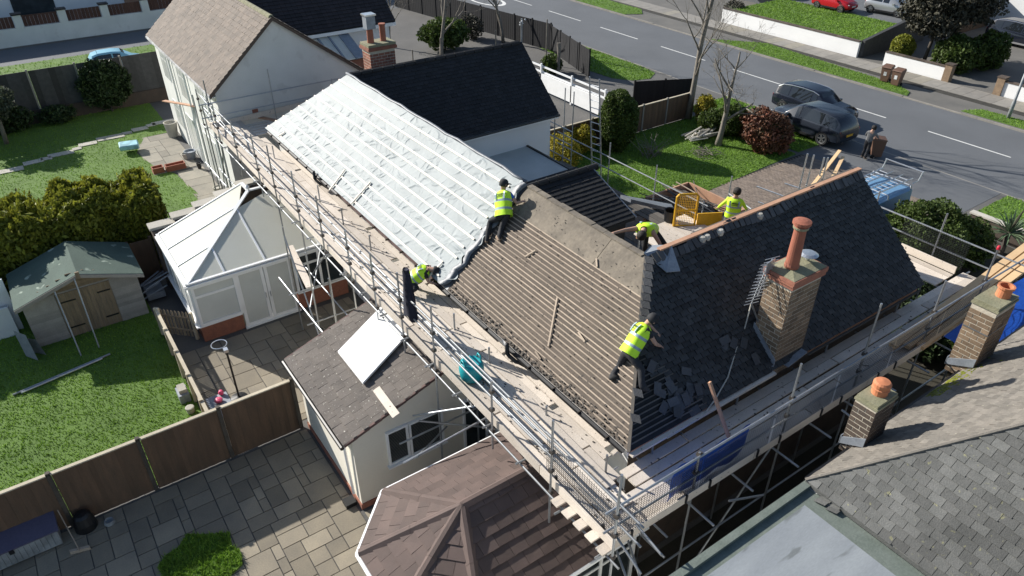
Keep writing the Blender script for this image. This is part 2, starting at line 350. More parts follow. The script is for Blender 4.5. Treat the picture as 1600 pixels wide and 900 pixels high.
GR = []
def lawn(name, pts, z=.0, m='grass'):
    sheet(name, pts, z, M[m], .1); return pts
def blades(name, label, reg, n, h=.07, z=0, wd=.03, m='blade'):
    xs = [p[0] for p in reg]; ys = [p[1] for p in reg]
    q = rng.uniform((min(xs), min(ys)), (max(xs), max(ys)), (n, 2))
    ins = np.zeros(n, bool); j = len(reg)-1
    for i in range(len(reg)):
        (xi, yi), (xj, yj) = reg[i], reg[j]
        ins ^= ((yi > q[:, 1]) != (yj > q[:, 1])) & (q[:, 0] < (xj-xi)*(q[:, 1]-yi)/(yj-yi+1e-9)+xi); j = i
    q = q[ins]; n = len(q); a = rng.uniform(0, 6.28, n); hh = h*rng.uniform(.5, 1.3, n); ww = wd*rng.uniform(.6, 1.4, n)
    lean = rng.normal(0, .5, (n, 2))*hh[:, None]
    v = np.zeros((n, 3, 3)); v[:, 0, 0] = q[:, 0]-np.cos(a)*ww; v[:, 0, 1] = q[:, 1]-np.sin(a)*ww; v[:, 1, 0] = q[:, 0]+np.cos(a)*ww; v[:, 1, 1] = q[:, 1]+np.sin(a)*ww
    v[:, 2, 0] = q[:, 0]+lean[:, 0]; v[:, 2, 1] = q[:, 1]+lean[:, 1]; v[:, 2, 2] = hh; v[:, :, 2] += z
    me = bpy.data.meshes.new(name); me.from_pydata(v.reshape(-1, 3).tolist(), [], np.arange(3*n).reshape(-1, 3).tolist()); me.materials.append(M[m])
    o = bpy.data.objects.new(name, me); col.objects.link(o); tag(o, label, 'grass', kind='stuff')
L1 = lawn('lawn', rect(-30.5, -16.25, -14, 1.55))
blades('lawn_grass', 'tufty green grass of the lawn beside the timber shed', L1, 90000, .06, wd=.014)
L2 = lawn('lawn', [(-47.9,-14), (-47.9,6.5), (-42.3,6.5), (-42.2,5), (-40.2,4.2), (-37.6,4.6), (-36.4,5.2), (-33.6,5.5), (-30.7,5.1), (-29.5,4.3), (-29.5,2), (-30.5,1.6), (-30.5,-14)])
blades('lawn_grass', 'green grass around the stepping stones behind the conifer hedge', L2, 40000, .06, wd=.018)
L3 = lawn('lawn', [(-27.35,21.2), (-20.3,21.2), (-20.1,25), (-20.4,29.4), (-20.5,32.0), (-27.35,32.0)])
blades('lawn_grass', 'green grass of the front lawn beside the block paved drive', L3, 40000, .06, wd=.018)
L4 = lawn('grass_verge', [(-70,33.3), (-50,33.6), (-37.5,32.4), (-35.4,32.6), (-34.2,33.4), (-33.9,34.6), (-34.6,35.7), (-36,35.9), (-70,35.9)])
blades('verge_grass', 'grass of the roadside verge beyond the black fence', L4, 20000, .08)
L5 = lawn('grass_verge', rect(-28.6, -20.6, 32.3, 35.9)); blades('verge_grass', 'grass of the verge under the parked graphite car', L5, 9000, .08)
L6 = lawn('grass_verge', [(-11.9,32.1), (-10.2,31.9), (2,31), (2,35.9), (-11.9,35.9)]); blades('verge_grass', 'grass of the verge beside the yucca', L6, 9000, .08)
L7 = lawn('grass_verge', [(-38.2,45.1), (-35.0,47.6), (-33,47.4), (-24,46.6), (-22.6,45.9), (-22.3,45.1)], .02); blades('verge_grass', 'grass of the verge around the brown wheelie bins', L7, 9000, .09)
L8 = lawn('grass_verge', [(-19.0,45.2), (-18.4,46.4), (-5,46.9), (-5,45.1)], .02); blades('verge_grass', 'grass of the verge around the pale lamp post', L8, 5000, .09)
L9 = lawn('grass_verge', [(-80,45.1), (-80,47.6), (-48.5,47.5), (-47.2,46.4), (-48,45.1)], .02); blades('verge_grass', 'grass of the far verge across the road from the black fence', L9, 9000, .09)
L10 = lawn('grass_verge', rect(-61.5, -48.3, -14, 14)); blades('verge_grass', 'grass strip between the side road and the grey garden fence', L10, 9000, .09)
L11 = lawn('lawn', rect(-41.5, -29.1, 50.2, 57.6), .85, 'grass'); sheet('lawn_bank', rect(-41.5, -29.1, 50.2, 57.6), .75, M['soil'], .8)
blades('lawn_grass', 'raised lawn behind the long white garden wall', L11, 12000, .1, .85)
sheet('car_park', rect(-60, -29.1, 57.7, 90), .8, M['tarmac'], .85)
gp = [(P(300,872).x+math.cos(t)*r, P(300,882).y+math.sin(t)*r*.9) for t, r in [(i*.35, 1.0+.12*math.sin(i*2.3)) for i in range(18)]]
gp = [(p[0]+.35, p[1]+.15) for p in gp]
lawn('grass_patch', gp, .03); blades('patch_grass', 'round patch of grass set in the stone slab patio', gp, 6000, .09, .03, .015)
# block paved drive: courses of blocks in real relief
dr = struct('block_drive', MB().prism([(-20.25,19,-.1), (-12.5,19,-.1), (-12.5,32.2,-.1), (-20.35,32.2,-.1)], (0,0,.085)), M['joint'])
bp = MB(); y = 19.0; r_ = 0
while y < 32.2:
    x = -20.25+(.1 if r_ % 2 else 0)
    while x < -12.6:
        bp.box(x+.005, x+.205, y+.005, y+.105, -.03, .0+random.uniform(-.004,.003)); x += .21
    y += .11; r_ += 1
bp.build('paving_blocks', M['block'], dr, kind='stuff')
sheet('side_passage', rect(-7.2,-4.3,4,18.2), -.012, M['soil'], .05); sheet('front_bed', rect(-12.4,-3,18.3,31.2), -.012, M['soil'], .05)
sheet('drive_crossover', [(-20.4,32.3), (-12.2,32.3), (-12.2,35.95), (-20.4,35.95)], -.012, M['tarmac'], .05)

# random stone slab paving (pieces of the patio)
def slabs(name, x0, x1, y0, y1, u, m, z=0, keep=None, rot=None):
    pz = struct(name, MB().box(x0, x1, y0, y1, z-.09, z-.022), M['joint'])
    nx, ny = int((x1-x0)/u), int((y1-y0)/u); occ = [[0]*ny for _ in range(nx)]
    sizes = [(3,2), (2,3), (2,2), (3,3), (2,1), (1,2), (1,1)]
    for i in range(nx):
        for j in range(ny):
            if occ[i][j]: continue
            cand = sizes[:4]; random.shuffle(cand); 
            for a, b in cand+[(2,1), (1,2), (1,1)]:
                if i+a <= nx and j+b <= ny and not any(occ[i+p][j+q] for p in range(a) for q in range(b)): break
            for p in range(a):
                for q in range(b): occ[i+p][j+q] = 1
            cx, cy = x0+(i+a/2)*u, y0+(j+b/2)*u
            if keep and not keep(cx, cy): continue
            g = .012; s = MB(); t = [random.uniform(-.004,.004) for _ in range(4)]
            X0, X1, Y0, Y1 = x0+i*u+g, x0+(i+a)*u-g, y0+j*u+g, y0+(j+b)*u-g
            s.add([(X0,Y0,z-.05),(X1,Y0,z-.05),(X1,Y1,z-.05),(X0,Y1,z-.05),(X0,Y0,z+t[0]),(X1,Y0,z+t[1]),(X1,Y1,z+t[2]),(X0,Y1,z+t[3])],
                  [(4,5,6,7),(0,1,5,4),(1,2,6,5),(2,3,7,6),(3,0,4,7)])
            s.build('paving_slab', M[m], pz)
    return pz
slabs('front_patio', -16.0, -6.2, -6.5, 3.9, .225, 'slab', keep=lambda x, y: (x+12.4)**2+(y-.6)**2 > .3 or True)
slabs('front_patio', -12.3, -10.8, 3.93, 7.8, .225, 'slab')
slabs('side_patio', -21.6, -16.2, 1.7, 7.9, .26, 'slab')
slabs('back_patio', -42.2, -36.6, 4.3, 6.6, .42, 'slabg'); slabs('back_patio', -36.5, -29.5, 5.3, 6.6, .42, 'slabg')
for i, (a, b, wd, ln) in enumerate([(10,268,.55,1.5), (52,254,.5,.9), (72,248,.4,.5), (95,241,.5,1.2), (121,233,.4,.45), (138,225,.5,.9), (172,215,.6,1.35), (199,208,.4,.5), (218,202,.5,.8), (236,196,.4,.5), (255,191,.5,1.2)]):
    p = P(a, b); s = MB(); s.ob((p.x-wd/2, p.y-ln/2, .0), (wd,.05*random.uniform(-1,1),0), (.08*random.uniform(-1,1),ln,0), (0,0,.035))
    tag(s.build('stepping_stone', M['stone'], org=None, bevel=.01), 'pale flat stepping stone in the lawn behind the conifer hedge', 'stone', 'stepping stones across the lawn')
fp = struct('far_pavement', MB().box(-70, 0, 47.3, 49.7, -.05, -.01), M['joint'])
x = -60
while x < -3:
    MB().box(x+.01, x+.89, 47.9, 49.68, -.02, .012).build('pavement_slab', random.choice([M['slabg'], M['kerbm'], M['kerbm'], M['kerbm']]), fp); x += .9

# ================================================================== THE HOUSE BEING RE-ROOFED
ZE, ZR = 4.4, 6.71; YE, YR = 7.67, 10.25; XN, XNR, XNI = -7.05, -9.62, -12.2; XF, XFR, XFI = -28.1, -25.42, -22.75; YG = 18.13
house = thing('house', 'long white house with two wings, half its roof stripped to battens, wrapped in scaffold', 'house', (-17.5, 12, 0))
wl = MB()
wl.box(-27.8, -7.35, 8.0, 12.5, 0, ZE-.05); wl.box(-12.0, -7.36, 12.5, 17.9, 0, ZE-.05); wl.box(-27.79, -23.0, 12.5, 17.9, 0, ZE-.05)
for x0, x1, xr in ((-12.0, -7.36, XNR), (-27.79, -23.0, XFR)):
    wl.prism([(x0,17.6,ZE-.05), (x1,17.6,ZE-.05), (xr,17.6,ZR-.12)], (0,.299,0))
wl.build('wall', M['white'], house)
# roof decks (under the coverings): solid wedges
D = .06
def deck(pts, m, name):
    a = [Vector(p) for p in pts]; n = (a[1]-a[0]).cross(a[2]-a[0]).normalized()
    if n.z < 0: n = -n
    return MB().prism([p-n*D for p in a], n*(D-.002)).build(name, m, house)
deck([(-14.05,YE,ZE), (XN,YE,ZE), (XNR,YR,ZR), (-14.05,YR,ZR)], M['felt'], 'old_felt')
deck([(XF,YE,ZE), (-14.06,YE,ZE), (-14.06,YR,ZR), (XFR,YR,ZR)], M['memdark'], 'rear_deck')
deck([(XN,YE,ZE), (XN,YG,ZE), (XNR,YG,ZR), (XNR,YR,ZR)], M['dark'], 'wing_deck')
deck([(XNI,12.85,ZE), (XNI,YG,ZE), (XNR,YG,ZR), (XNR,YR,ZR)], M['felt'], 'wing_deck')
deck([(XFI,12.85,ZE), (XFI,YG,ZE), (XFR,YG,ZR), (XFR,YR,ZR)], M['memdark'], 'wing_deck')
deck([(XF,YE,ZE), (XF,YG,ZE), (XFR,YG,ZR), (XFR,YR,ZR)], M['slate2'], 'wing_deck')
deck([(XFI,12.85,ZE), (XNI,12.85,ZE), (XNR,YR,ZR), (XFR,YR,ZR)], M['felt'], 'front_deck')
# frames of the roof planes
E2 = Vector((0, YR-YE, ZR-ZE)); SL = E2.length; E2.normalize(); NR = Vector((1,0,0)).cross(E2); NR.normalize()
W2 = Vector((XNR-XN, 0, ZR-ZE)); WL = W2.length; W2.normalize(); NW = Vector((0,1,0)).cross(W2); NW = NW if NW.z > 0 else -NW; NW.normalize()
def rp(x, v, h=0): return Vector((x, YE, ZE))+E2*v+NR*h      # rear slope: along x, up the slope, off the surface
def wp(y, v, h=0): return Vector((XN, y, ZE))+W2*v+NW*h      # near wing slope
hipx = lambda v: XN-(XN-XNR)*v/SL
hipf = lambda v: XF+(XFR-XF)*v/SL
# --- bare, sun bleached top band of felt, lapped pieces
x = -14.0
while x < hipx(3.2):
    x1 = min(x+3.3, hipx(2.7)); xt = min(x1, hipx(SL)-.02)
    a, b = 2.66, SL-.02
    if x < xt-.05:
        MB().prism([rp(x+.005,a,.004), rp(min(x1, hipx(a)-.03),a,.004), rp(xt,b,.004), rp(x+.005,b,.004)], NR*.008).build('felt_strip', M['felt2'], house)
    x += 3.31
# lap lines of the old felt below
for v in (.55, 1.35, 2.1): MB().prism([rp(-14.0,v,.001), rp(hipx(v)-.05,v,.001), rp(hipx(v+.06)-.05,v+.06,.001), rp(-14.0,v+.06,.001)], NR*.006).build('felt_lap', M['felt'], house)
# --- old battens of the stripped brown slope
v = .1
while v < 2.7:
    x = -14.02+random.uniform(-.02,.05); xe = hipx(v)-.03
    cuts = sorted([x, xe]+[random.uniform(x+.5, xe-.5) for _ in range(1)])
    for a, b in zip(cuts[:-1], cuts[1:]):
        s = MB(); s.ob(rp(a+.006, v+random.uniform(-.006,.006), .001), (b-a-.01,0,0), E2*.026, NR*.02)
        s.build('batten', M['oldbatten'], house)
    v += .106
# --- battens of the stripped corner of the wing
bare = lambda y, v: (y-YE) < 2.05-.52*v+.12*math.sin(v*9) and v < 2.4    # stripped triangle beside the hip
v = .1
while v < 2.4:
    y0 = YE+(YR-YE)*v/WL+.03; y1 = YE+2.05-.52*v+.25
    if y1 > y0+.1: MB().ob(wp(y0, v, .001), (0,y1-y0,0), W2*.028, NW*.02).build('batten', M['darkbatten'], house)
    v += .106
MB().bar(rp(XN,0,.0), rp(XNR,SL,.0), .07, .03, up=(-.3,-.3,1)).build('hip_board', M['darkbatten'], house)
# --- slates of the near wing
tiles(house, 'slate', (XN, 0, ZE), (0,1,0), W2, [(YE,0), (YG,0), (YG,WL-.05), (YR,WL-.05)], .225, .122, .022, M['slate'], near=300, jit=.012, gap=.008,
      skip=lambda y, v: bare(y, v), rest='remaining_slates')
# slates ripped up and heaped beside the stripped corner
for i in range(34):
    y = random.uniform(9.1, 10.0); v = random.choice([random.uniform(.1,.5), random.uniform(.3,1.2)]); y -= v*.35
    if i > 26: y, v = random.uniform(10.9,11.6), random.uniform(.5,1.3)
    a = random.uniform(0, 6.28); u1 = (Vector((0,1,0))*math.cos(a)+W2*math.sin(a)+NW*random.uniform(-.25,.25)).normalized(); u2 = NW.cross(u1).normalized(); n_ = u1.cross(u2)
    MB().ob(wp(y, v, .03+random.uniform(0,.05)), u1*.26, u2*.17, n_*.008).build('loose_slate', M['ridge_m'], house)
# ridge tiles dislodged along the wing ridge, plus top row of pale cut slates
y = YR+.15
while y < YG-.05:
    o = wp(y, WL-.22+.05*math.sin(y*2.1), .02)
    MB().ob(o, (0,random.uniform(.13,.17),0), W2*random.uniform(.2,.27)+Vector((0,random.uniform(-.04,.04),0)), NW*random.uniform(.02,.05)).build('top_slate', M['ridge_m'], house); y += .175
for y in (11.9, 12.05, 12.5, 13.9): MB().lathe(wp(y, WL-.1, .05), [(.02,-.1),(.09,-.08),(.1,0),(.07,.06),(.01,.07)], 9).build('mortar_lump', M['stone'], house)
# new timber along the wing ridge
MB().bar((XNR-.02, YR+.4, ZR+.02), (XNR-.02, YG+.02, ZR+.03), .12, .05).build('ridge_board', M['redwood'], house)
MB().bar((XNR-.17, YR+1.6, ZR-.05), (XNR-.17, YG-.1, ZR-.02), .05, .05).build('ridge_board', M['darkbatten'], house)
# lead saddle at the corner of the ridges
MB().prism([(XNR-.1,YR+.02,ZR+.03), (XNR+.42,YR+.25,ZR-.28), (XNR+.5,YR+.6,ZR-.33), (XNR+.02,YR+.75,ZR+.05), (XNR-.35,YR+.5,ZR-.05)], (0,0,.02)).build('lead_saddle', M['lead'], house)
# hip slates standing along the hip
for i in range(21):
    v = .5+i*.142
    if v < 1.7 and i % 3: continue
    p = rp(hipx(v), v, .03); MB().ob(p+Vector((.02,.0,0)), Vector((.16,.1,.0)), (W2*.16+Vector((0,.05,0))), NW*.014).build('hip_slate', M['ridge_m'], house)
# ragged top edge of the old ridge
x = -14.0
while x < XNR-.1:
    MB().ob((x,YR-.06,ZR-.03), (.42,0,random.uniform(-.01,.01)), (0,.16,.0), (0,0,random.uniform(.03,.05))).build('ridge_bedding', M['felt2'], house); x += .43
# --- far wing: black slates
F2 = Vector((XFR-XFI, 0, ZR-ZE)); FL = F2.length
tiles(house, 'far_slate', (XFI, 0, ZE), (0,1,0), F2, [(12.85,0), (YG,0), (YG,FL), (YR,FL)], .25, .158, .012, M['slate2'], near=0, jit=.014, rest='far_wing_slates')
for y in np.arange(YR+.1, YG-.2, .45): MB().lathe((XFR, y, ZR-.02), [(.11,0),(.11,.42)], 8, ax=(0,1,0)).build('ridge_tile', M['slate2'], house)
MB().path([(XFI+.05,12.9,ZE-.06),(XFI+.05,YG,ZE-.06)], .055, 8).build('gutter', M['black'], house)
MB().box(XFI-.02, XFI, 12.9, YG, ZE-.2, ZE-.04).build('fascia', M['upvc'], house)
# fascias, gutters
MB().box(-27.9, -14.5, 7.74, 7.77, ZE-.24, ZE-.05).build('fascia', mat('purple_brown_fascia', (.12,.075,.07), .8), house); MB().box(-14.49, -7.15, 7.74, 7.77, ZE-.24, ZE-.05).build('fascia', M['white2'], house)
MB().box(-7.358, -7.33, 7.99, 17.9, 0, ZE-.05).build('side_wall', M['brickd'], house)
MB().box(XN-.13, XN-.1, 7.77, YG-.05, ZE-.24, ZE-.05).build('fascia', M['redwood'], house)
MB().bar((XN+.06,YE+.0,ZE-.07), (XN+.06,12.0,ZE-.05), .1, .05).build('eaves_board', M['board'], house)
MB().bar((XN+.04,13.2,ZE-.09), (XN+.04,17.9,ZE-.09), .06, .03).build('eaves_board', M['darkbatten'], house)
n = 7
for a, b in ((-28.0,-21.2), (-14.8,-11.6), (-11.3,-7.2)):
    pr = [(YE-.02+.065*math.cos(math.pi+math.pi*i/n), ZE-.08+.06*math.sin(math.pi+math.pi*i/n)) for i in range(n+1)]
    gt = MB().add([(a,p[0],p[1]) for p in pr]+[(b,p[0],p[1]) for p in pr], [(i,i+1,n+2+i,n+1+i) for i in range(n)]); gt.build('gutter', M['black'], house)
for x in np.arange(-27.5, -7.5, .9): MB().box(x, x+.025, 7.63, 7.76, ZE-.16, ZE-.1).build('gutter_bracket', M['steeld'], house)
for x in (-11.15, -22.9):
    MB().path([(x,7.58,ZE+.12), (x,7.58,ZE-.16), (x+.06,7.6,ZE-.22), (x+.3,7.62,ZE-.24), (x+.34,7.7,ZE-.28), (x+.34,7.9,ZE-.5), (x+.34,7.93,2.5)], .05, 9).build('downpipe', M['black'], house, smooth=True)
# moss, mortar and slate crumbs along the eaves
cr = MB()
for i in range(420):
    x = random.uniform(-14, -7.3); v = abs(random.gauss(0,.1)); p = rp(x, v, .01); s_ = random.uniform(.008,.03)
    cr.ob(p, (s_*2,s_*.4*random.uniform(-1,1),0), (0,s_,s_*.5), (s_*.2,-s_*.3,s_))
for i in range(420):
    v = random.uniform(.1,3.2); x = random.uniform(-13.9, hipx(v)-.1); p = rp(x, v, .012); s_ = random.uniform(.006,.02)
    cr.ob(p, (s_*2,s_*random.uniform(-1,1),0), E2*s_, NR*s_*.8)
cr.build('roof_debris', M['darkbatten'], house, kind='stuff')
# loose laths lying on the stripped slope
for a, b in (((872,466), (858,542)), ((822,402), (838,392)), ((933,405), (934,418)), ((838,550), (846,562)), ((905,520),(915,535))):
    p, q = PPL(*a, Vector((0,YE,ZE)), NR)+NR*.03, PPL(*b, Vector((0,YE,ZE)), NR)+NR*.03
    MB().bar(p, q, .04, .02, up=NR).build('loose_lath', M['oldbatten'], house)
# --- new membrane on the far part: sagging, creased sheet
nx, nv = 700, 150
X, V = np.meshgrid(np.linspace(0, 1, nx), np.linspace(0, SL+.02, nv), indexing='ij')
xf = XF+(XFR-XF)*V/SL; xr_ = -14.12+.10*np.sin(V*5)+.05*np.sin(V*17+1)-.25*np.clip((.35-V)/.35, 0, 1)
PXX = xf+(xr_-xf)*X
h = np.zeros_like(PXX)
def crease(x, v, k, th, ph, amp, sharp):
    s_ = np.sin(k*(x*math.cos(th)+v*math.sin(th))+ph+1.6*np.sin(1.7*x+ph*2)+1.3*np.sin(2.9*v+ph))
    return amp*np.power(np.clip((s_+1)/2, 0, 1), sharp)
# creases: short sharp folds of random length and direction, bent along their run
ncr = 620
cx = rng.uniform(-27.6, -14.4, ncr); cv = rng.uniform(.05, SL-.05, ncr); th_ = rng.normal(.5, .75, ncr); ln = rng.uniform(.08, .38, ncr); wd_ = rng.uniform(.012, .034, ncr); am = rng.uniform(.008, .034, ncr)*rng.choice([1, 1, -.5], ncr); bd = rng.normal(0, 1.6, ncr)
for i in range(ncr):
    sl = np.abs(PXX[:, 0]-cx[i]) < 1.6
    dx_, dv_ = PXX[sl]-cx[i], V[sl]-cv[i]; a_ = dx_*math.cos(th_[i])+dv_*math.sin(th_[i]); b_ = -dx_*math.sin(th_[i])+dv_*math.cos(th_[i])+bd[i]*a_*a_
    h[sl] += am[i]*np.exp(-(a_/ln[i])**2)*np.exp(-np.abs(b_/wd_[i])**1.4)
h += .006*np.sin(PXX*2.1+1.3*np.sin(V*2.3))*np.sin(V*3.1+PXX*.7)+.006
GV = .335
sag = np.abs(np.sin(np.pi*(V-.145)/GV)); h = np.clip(h, 0, .03)*np.power(np.clip(sag, 0, 1), .4)+.001
edge = np.clip((X-.985)/.015, 0, 1); h += edge*(.05+.04*np.sin(V*9))
pos = np.stack([PXX, YE+E2.y*V+NR.y*(h+.014), ZE+E2.z*V+NR.z*(h+.014)], -1).reshape(-1, 3)
idx = np.arange(nx*nv).reshape(nx, nv); fq = np.stack([idx[:-1,:-1], idx[1:,:-1], idx[1:,1:], idx[:-1,1:]], -1).reshape(-1, 4)
mb = MB(); mb.v = [tuple(p) for p in pos.tolist()]; mb.f = [tuple(q) for q in fq.tolist()]; mb.m = [0]*len(mb.f)
mb.build('membrane', M['membrane'], house, smooth=True)
# loose flap of membrane turned up at the boundary and rolled over the ridge
fl = MB(); k = 26
for i in range(k):
    v = i*SL/(k-1); x = -14.2+.06*math.sin(i*1.3)-.2*max(0,(.4-v)/.4)
    fl.v += [tuple(rp(x-.12, v, .05)), tuple(rp(x+.03, v, .10+.03*math.sin(i*1.9))), tuple(rp(x+.14+.04*math.sin(i*.9), v, .07)), tuple(rp(x+.12, v, .025))]
for i in range(k-1):
    for j in range(3): fl.f.append((i*4+j, i*4+j+1, i*4+5+j, i*4+4+j)); fl.m.append(0)
fl.build('membrane_flap', M['memdark'], house, smooth=True)
MB().path([(-25.5,YR+.02,ZR+.05)]+[(-25.5+i*.6, YR+.05+.03*math.sin(i*2), ZR+.03+.02*math.sin(i*3.1)) for i in range(1,19)]+[(-14.2,YR+.05,ZR+.03)], .05, 8).build('membrane_roll', M['memdark'], house, smooth=True)
# new battens on the membrane
v = .12; i = 0
while v < SL-.02:
    xe = -14.35-(.25 if i % 3 == 0 else 0)+.12*math.sin(i*2.4)-(.55 if i == 1 else 0)
    xs = hipf(v)+.05; xm = random.uniform(xs+3.5, xe-4)
    for a, b in ((xs, xm), (xm+.01, xe)):
        MB().ob(rp(a, v, .028), (b-a,0,0), E2*.055, NR*.032).build('new_batten', M['newbatten'], house)
    v += GV; i += 1
# offcuts lying up the slope across the battens
for a, b in (((541,267), (517,299)), ((581,286), (551,320)), ((447,208),(437,214)), ((692,413),(672,435))):
    p, q = PPL(*a, Vector((0,YE,ZE)), NR)+NR*.06, PPL(*b, Vector((0,YE,ZE)), NR)+NR*.06
    MB().bar(p, q, .055, .03, up=NR).build('batten_offcut', M['newbatten'], house)
# --- front scene between the wings: flat roof, low tiled roof, dark opening
MB().box(-23.0, -20.2, 12.6, 16.6, 0, 3.1).build('infill_wall', M['white'], house)
fr = MB().box(-23.0, -20.05, 12.55, 16.75, 3.1, 3.22).build('flat_roof', M['flat2'], house)
MB().box(-20.13, -20.04, 12.55, 16.76, 3.221, 3.27).build('roof_trim', M['upvc'], fr); MB().box(-23, -20.14, 16.67, 16.76, 3.221, 3.27).build('roof_trim', M['black'], fr)
LZ0, LZ1, LXR, LXE, LY0, LY1 = 3.6, 2.6, -19.2, -16.65, 12.6, 16.95
lo = Vector((LXE, LY0, LZ1)); lv = Vector((LXR-LXE, 0, LZ0-LZ1)); ll = lv.length
lt = mat('jet_low_tile', (.010,.011,.013), .8, (.006,.0065,.008), 3, 1, isl=.3, bump=.3)
MB().prism([(LXE,LY0,LZ1-.12), (LXE,LY1,LZ1-.12), (LXR,LY1,LZ0-.12), (LXR,LY0,LZ0-.12)], (0,0,.1)).build('low_roof_deck', lt, house)
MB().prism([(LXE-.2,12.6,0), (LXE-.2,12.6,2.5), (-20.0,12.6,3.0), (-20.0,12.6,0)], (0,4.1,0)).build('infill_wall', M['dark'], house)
MB().box(-20.0, LXR, 12.6, 16.9, 2.9, 3.35).build('infill_wall', lt, house)
tiles(house, 'low_tile', lo, (0,1,0), lv, [(0,0), (LY1-LY0,0), (LY1-LY0,ll), (0,ll)], .3, .2, .02, lt, near=0, rest='low_roof_tiles', stagger=False)
y = LY0
while y < LY1-.1: MB().lathe((LXR, y, LZ0-.02), [(.13,0),(.13,.43),(.15,.435),(.15,.455)], 10, ax=(0,1,0)).build('ridge_tile', lt, house); y += .46
MB().bar((LXR,LY1+.03,LZ0-.05), (LXE,LY1+.03,LZ1-.05), .05, .06).build('verge_strip', M['lead'], house)
MB().box(-15.85, -12.2, 12.52, 12.6, 0, 4.3).build('dark_opening_sheet', M['dark'], house)  # dark sheet over the wall, standing in for the shaded opening
# --- chimney on the near wing
ch = MB().box(-7.86, -7.08, 12.02, 13.2, 6.58, 6.62).build('chimney', M['brickr'], house)
brickwork(ch, -7.80, -7.14, 12.1, 13.12, 4.1, 6.5, M['brickm'])
cb = MB(); 
for k, (e, z) in enumerate(((.05,6.5), (.07,6.63))): cb.box(-7.80-e, -7.14+e, 12.1-e, 13.12+e, z, z+.08)
for fcz in (6.5, 6.63): pass
cb.build('brick_oversail', M['brickr'], ch)
MB().prism([(-7.84,12.06,6.71), (-7.10,12.06,6.71), (-7.10,13.16,6.71), (-7.84,13.16,6.71)], (0,0,.01)).add([(-7.84,12.06,6.72),(-7.10,12.06,6.72),(-7.10,13.16,6.72),(-7.84,13.16,6.72),(-7.6,12.3,6.78),(-7.34,12.3,6.78),(-7.34,12.9,6.78),(-7.6,12.9,6.78)],
   [(0,1,5,4),(1,2,6,5),(2,3,7,6),(3,0,4,7),(4,5,6,7)]).build('cement_flaunching', M['cement'], ch)
pt = (-7.47, 12.42, 6.78)
MB().lathe(pt, [(.15,0),(.16,.05),(.145,.1),(.125,.9),(.125,.93),(.15,.94),(.155,.99),(.135,1.0),(.135,1.03),(.19,1.04),(.19,1.1),(.1,1.13),(.01,1.14)], 20).build('chimney_pot', M['terracotta'], ch, smooth=False)
MB().lathe((-7.47,12.42,7.71), [(.153,0),(.16,.01),(.16,.05),(.15,.06)], 20).build('mortar_ring', M['cement'], ch)
MB().lathe((-7.45,12.93,6.8), [(.05,0),(.05,.1),(.2,.12),(.21,.13),(.14,.17),(.01,.18)], 18).build('flue_cap', M['alu'], ch)
MB().prism([(-7.82,12.06,4.95), (-7.82,12.06,5.25), (-7.1,12.06,4.62), (-7.1,12.06,4.3)], (0,.03,0)).build('lead_flashing', M['lead'], ch)
MB().prism([(-7.85,11.8,4.98), (-7.85,12.06,5.02), (-7.05,12.06,4.40), (-7.05,11.8,4.36)], (0,0,.035)).build('lead_flashing', M['lead'], ch)
MB().bar((-7.02,12.4,4.37), (-7.02,13.05,4.5), .16, .03).build('lead_flashing', M['lead'], ch)
# --- chimney on the far wing
ch2 = MB().box(-28.0, -27.2, 12.0, 13.2, 6.97, 7.0).build('chimney', M['brickr'], house)
brickwork(ch2, -27.95, -27.25, 12.05, 13.15, 4.2, 6.86, M['brickr'])
MB().box(-28.03, -27.17, 11.97, 13.23, 6.86, 6.97).build('brick_oversail', M['brickr'], ch2); MB().box(-28.0, -27.2, 12.0, 13.2, 7.005, 7.1).build('cement_flaunching', M['cement'], ch2)
MB().lathe((-27.6,12.3,7.05), [(.14,0),(.12,.75)], 12).build('chimney_pot', M['terracotta'], ch2)
MB().box(-27.78, -27.42, 12.12, 12.5, 7.65, 8.15).build('flue_cowl', M['lead'], ch2); MB().box(-27.82,-27.38,12.08,12.54,8.15,8.21).build('cowl_lid', M['alu'], ch2)
MB().lathe((-27.6,12.85,7.05), [(.15,0),(.12,.1),(.12,.65),(.14,.66),(.14,.72)], 12).build('chimney_pot', M['terracotta'], ch2)
# --- old TV aerial lying on the slates by the chimney, with its cable
ae = thing('tv_aerial', 'silver multi-element television aerial hanging beside the tall chimney pot stack', 'aerial', (-7.9, 11.6, 5.0))
b0, b1 = PX(1200,412,-7.75), PX(1174,474,-7.75)
MB().tube(b0, b1, .012).build('boom', M['alu'], ae)
b2, b3 = b0+Vector((.0,.12,.1)), b1+Vector((0,.16,.12))
MB().tube(b2, b3, .012).build('boom', M['alu'], ae)
for i in range(13):
    t = i/12
    for p, q in ((b0, b1), (b2, b3)):
        c_ = p.lerp(q, t); MB().tube(c_+Vector((-.06,-.16,-.02)), c_+Vector((.06,.16,.02)), .008, 5).build('element', M['alu'], ae)
MB().ob(b0+Vector((.02,-.05,-.25)), (.02,0,0), (0,.25,.05), (0,-.03,.3)).build('reflector', M['alu'], ae)
MB().tube(b0, (-7.8,12.1,6.2), .02).build('mast_arm', M['steel'], ae)
MB().tube(b1, (-7.75,12.1,5.3), .02).build('mast_arm', M['steel'], ae)
cb_ = [PX(1174,474,-7.75), PPL(1163,515,Vector((XN,0,ZE)),NW), PPL(1155,530,Vector((XN,0,ZE)),NW), PPL(1135,590,Vector((XN,0,ZE)),NW)+NW*.05, PPL(1115,625,Vector((XN,0,ZE)),NW)+NW*.05, PPL(1098,648,Vector((XN,0,ZE)),NW)+NW*.04, Vector((XN+.1,9.4,ZE-.05)), Vector((XN+.12,8.6,ZE-.05))]
MB().path(cb_, .016, 6).build('cable', M['stone'], ae, smooth=True)
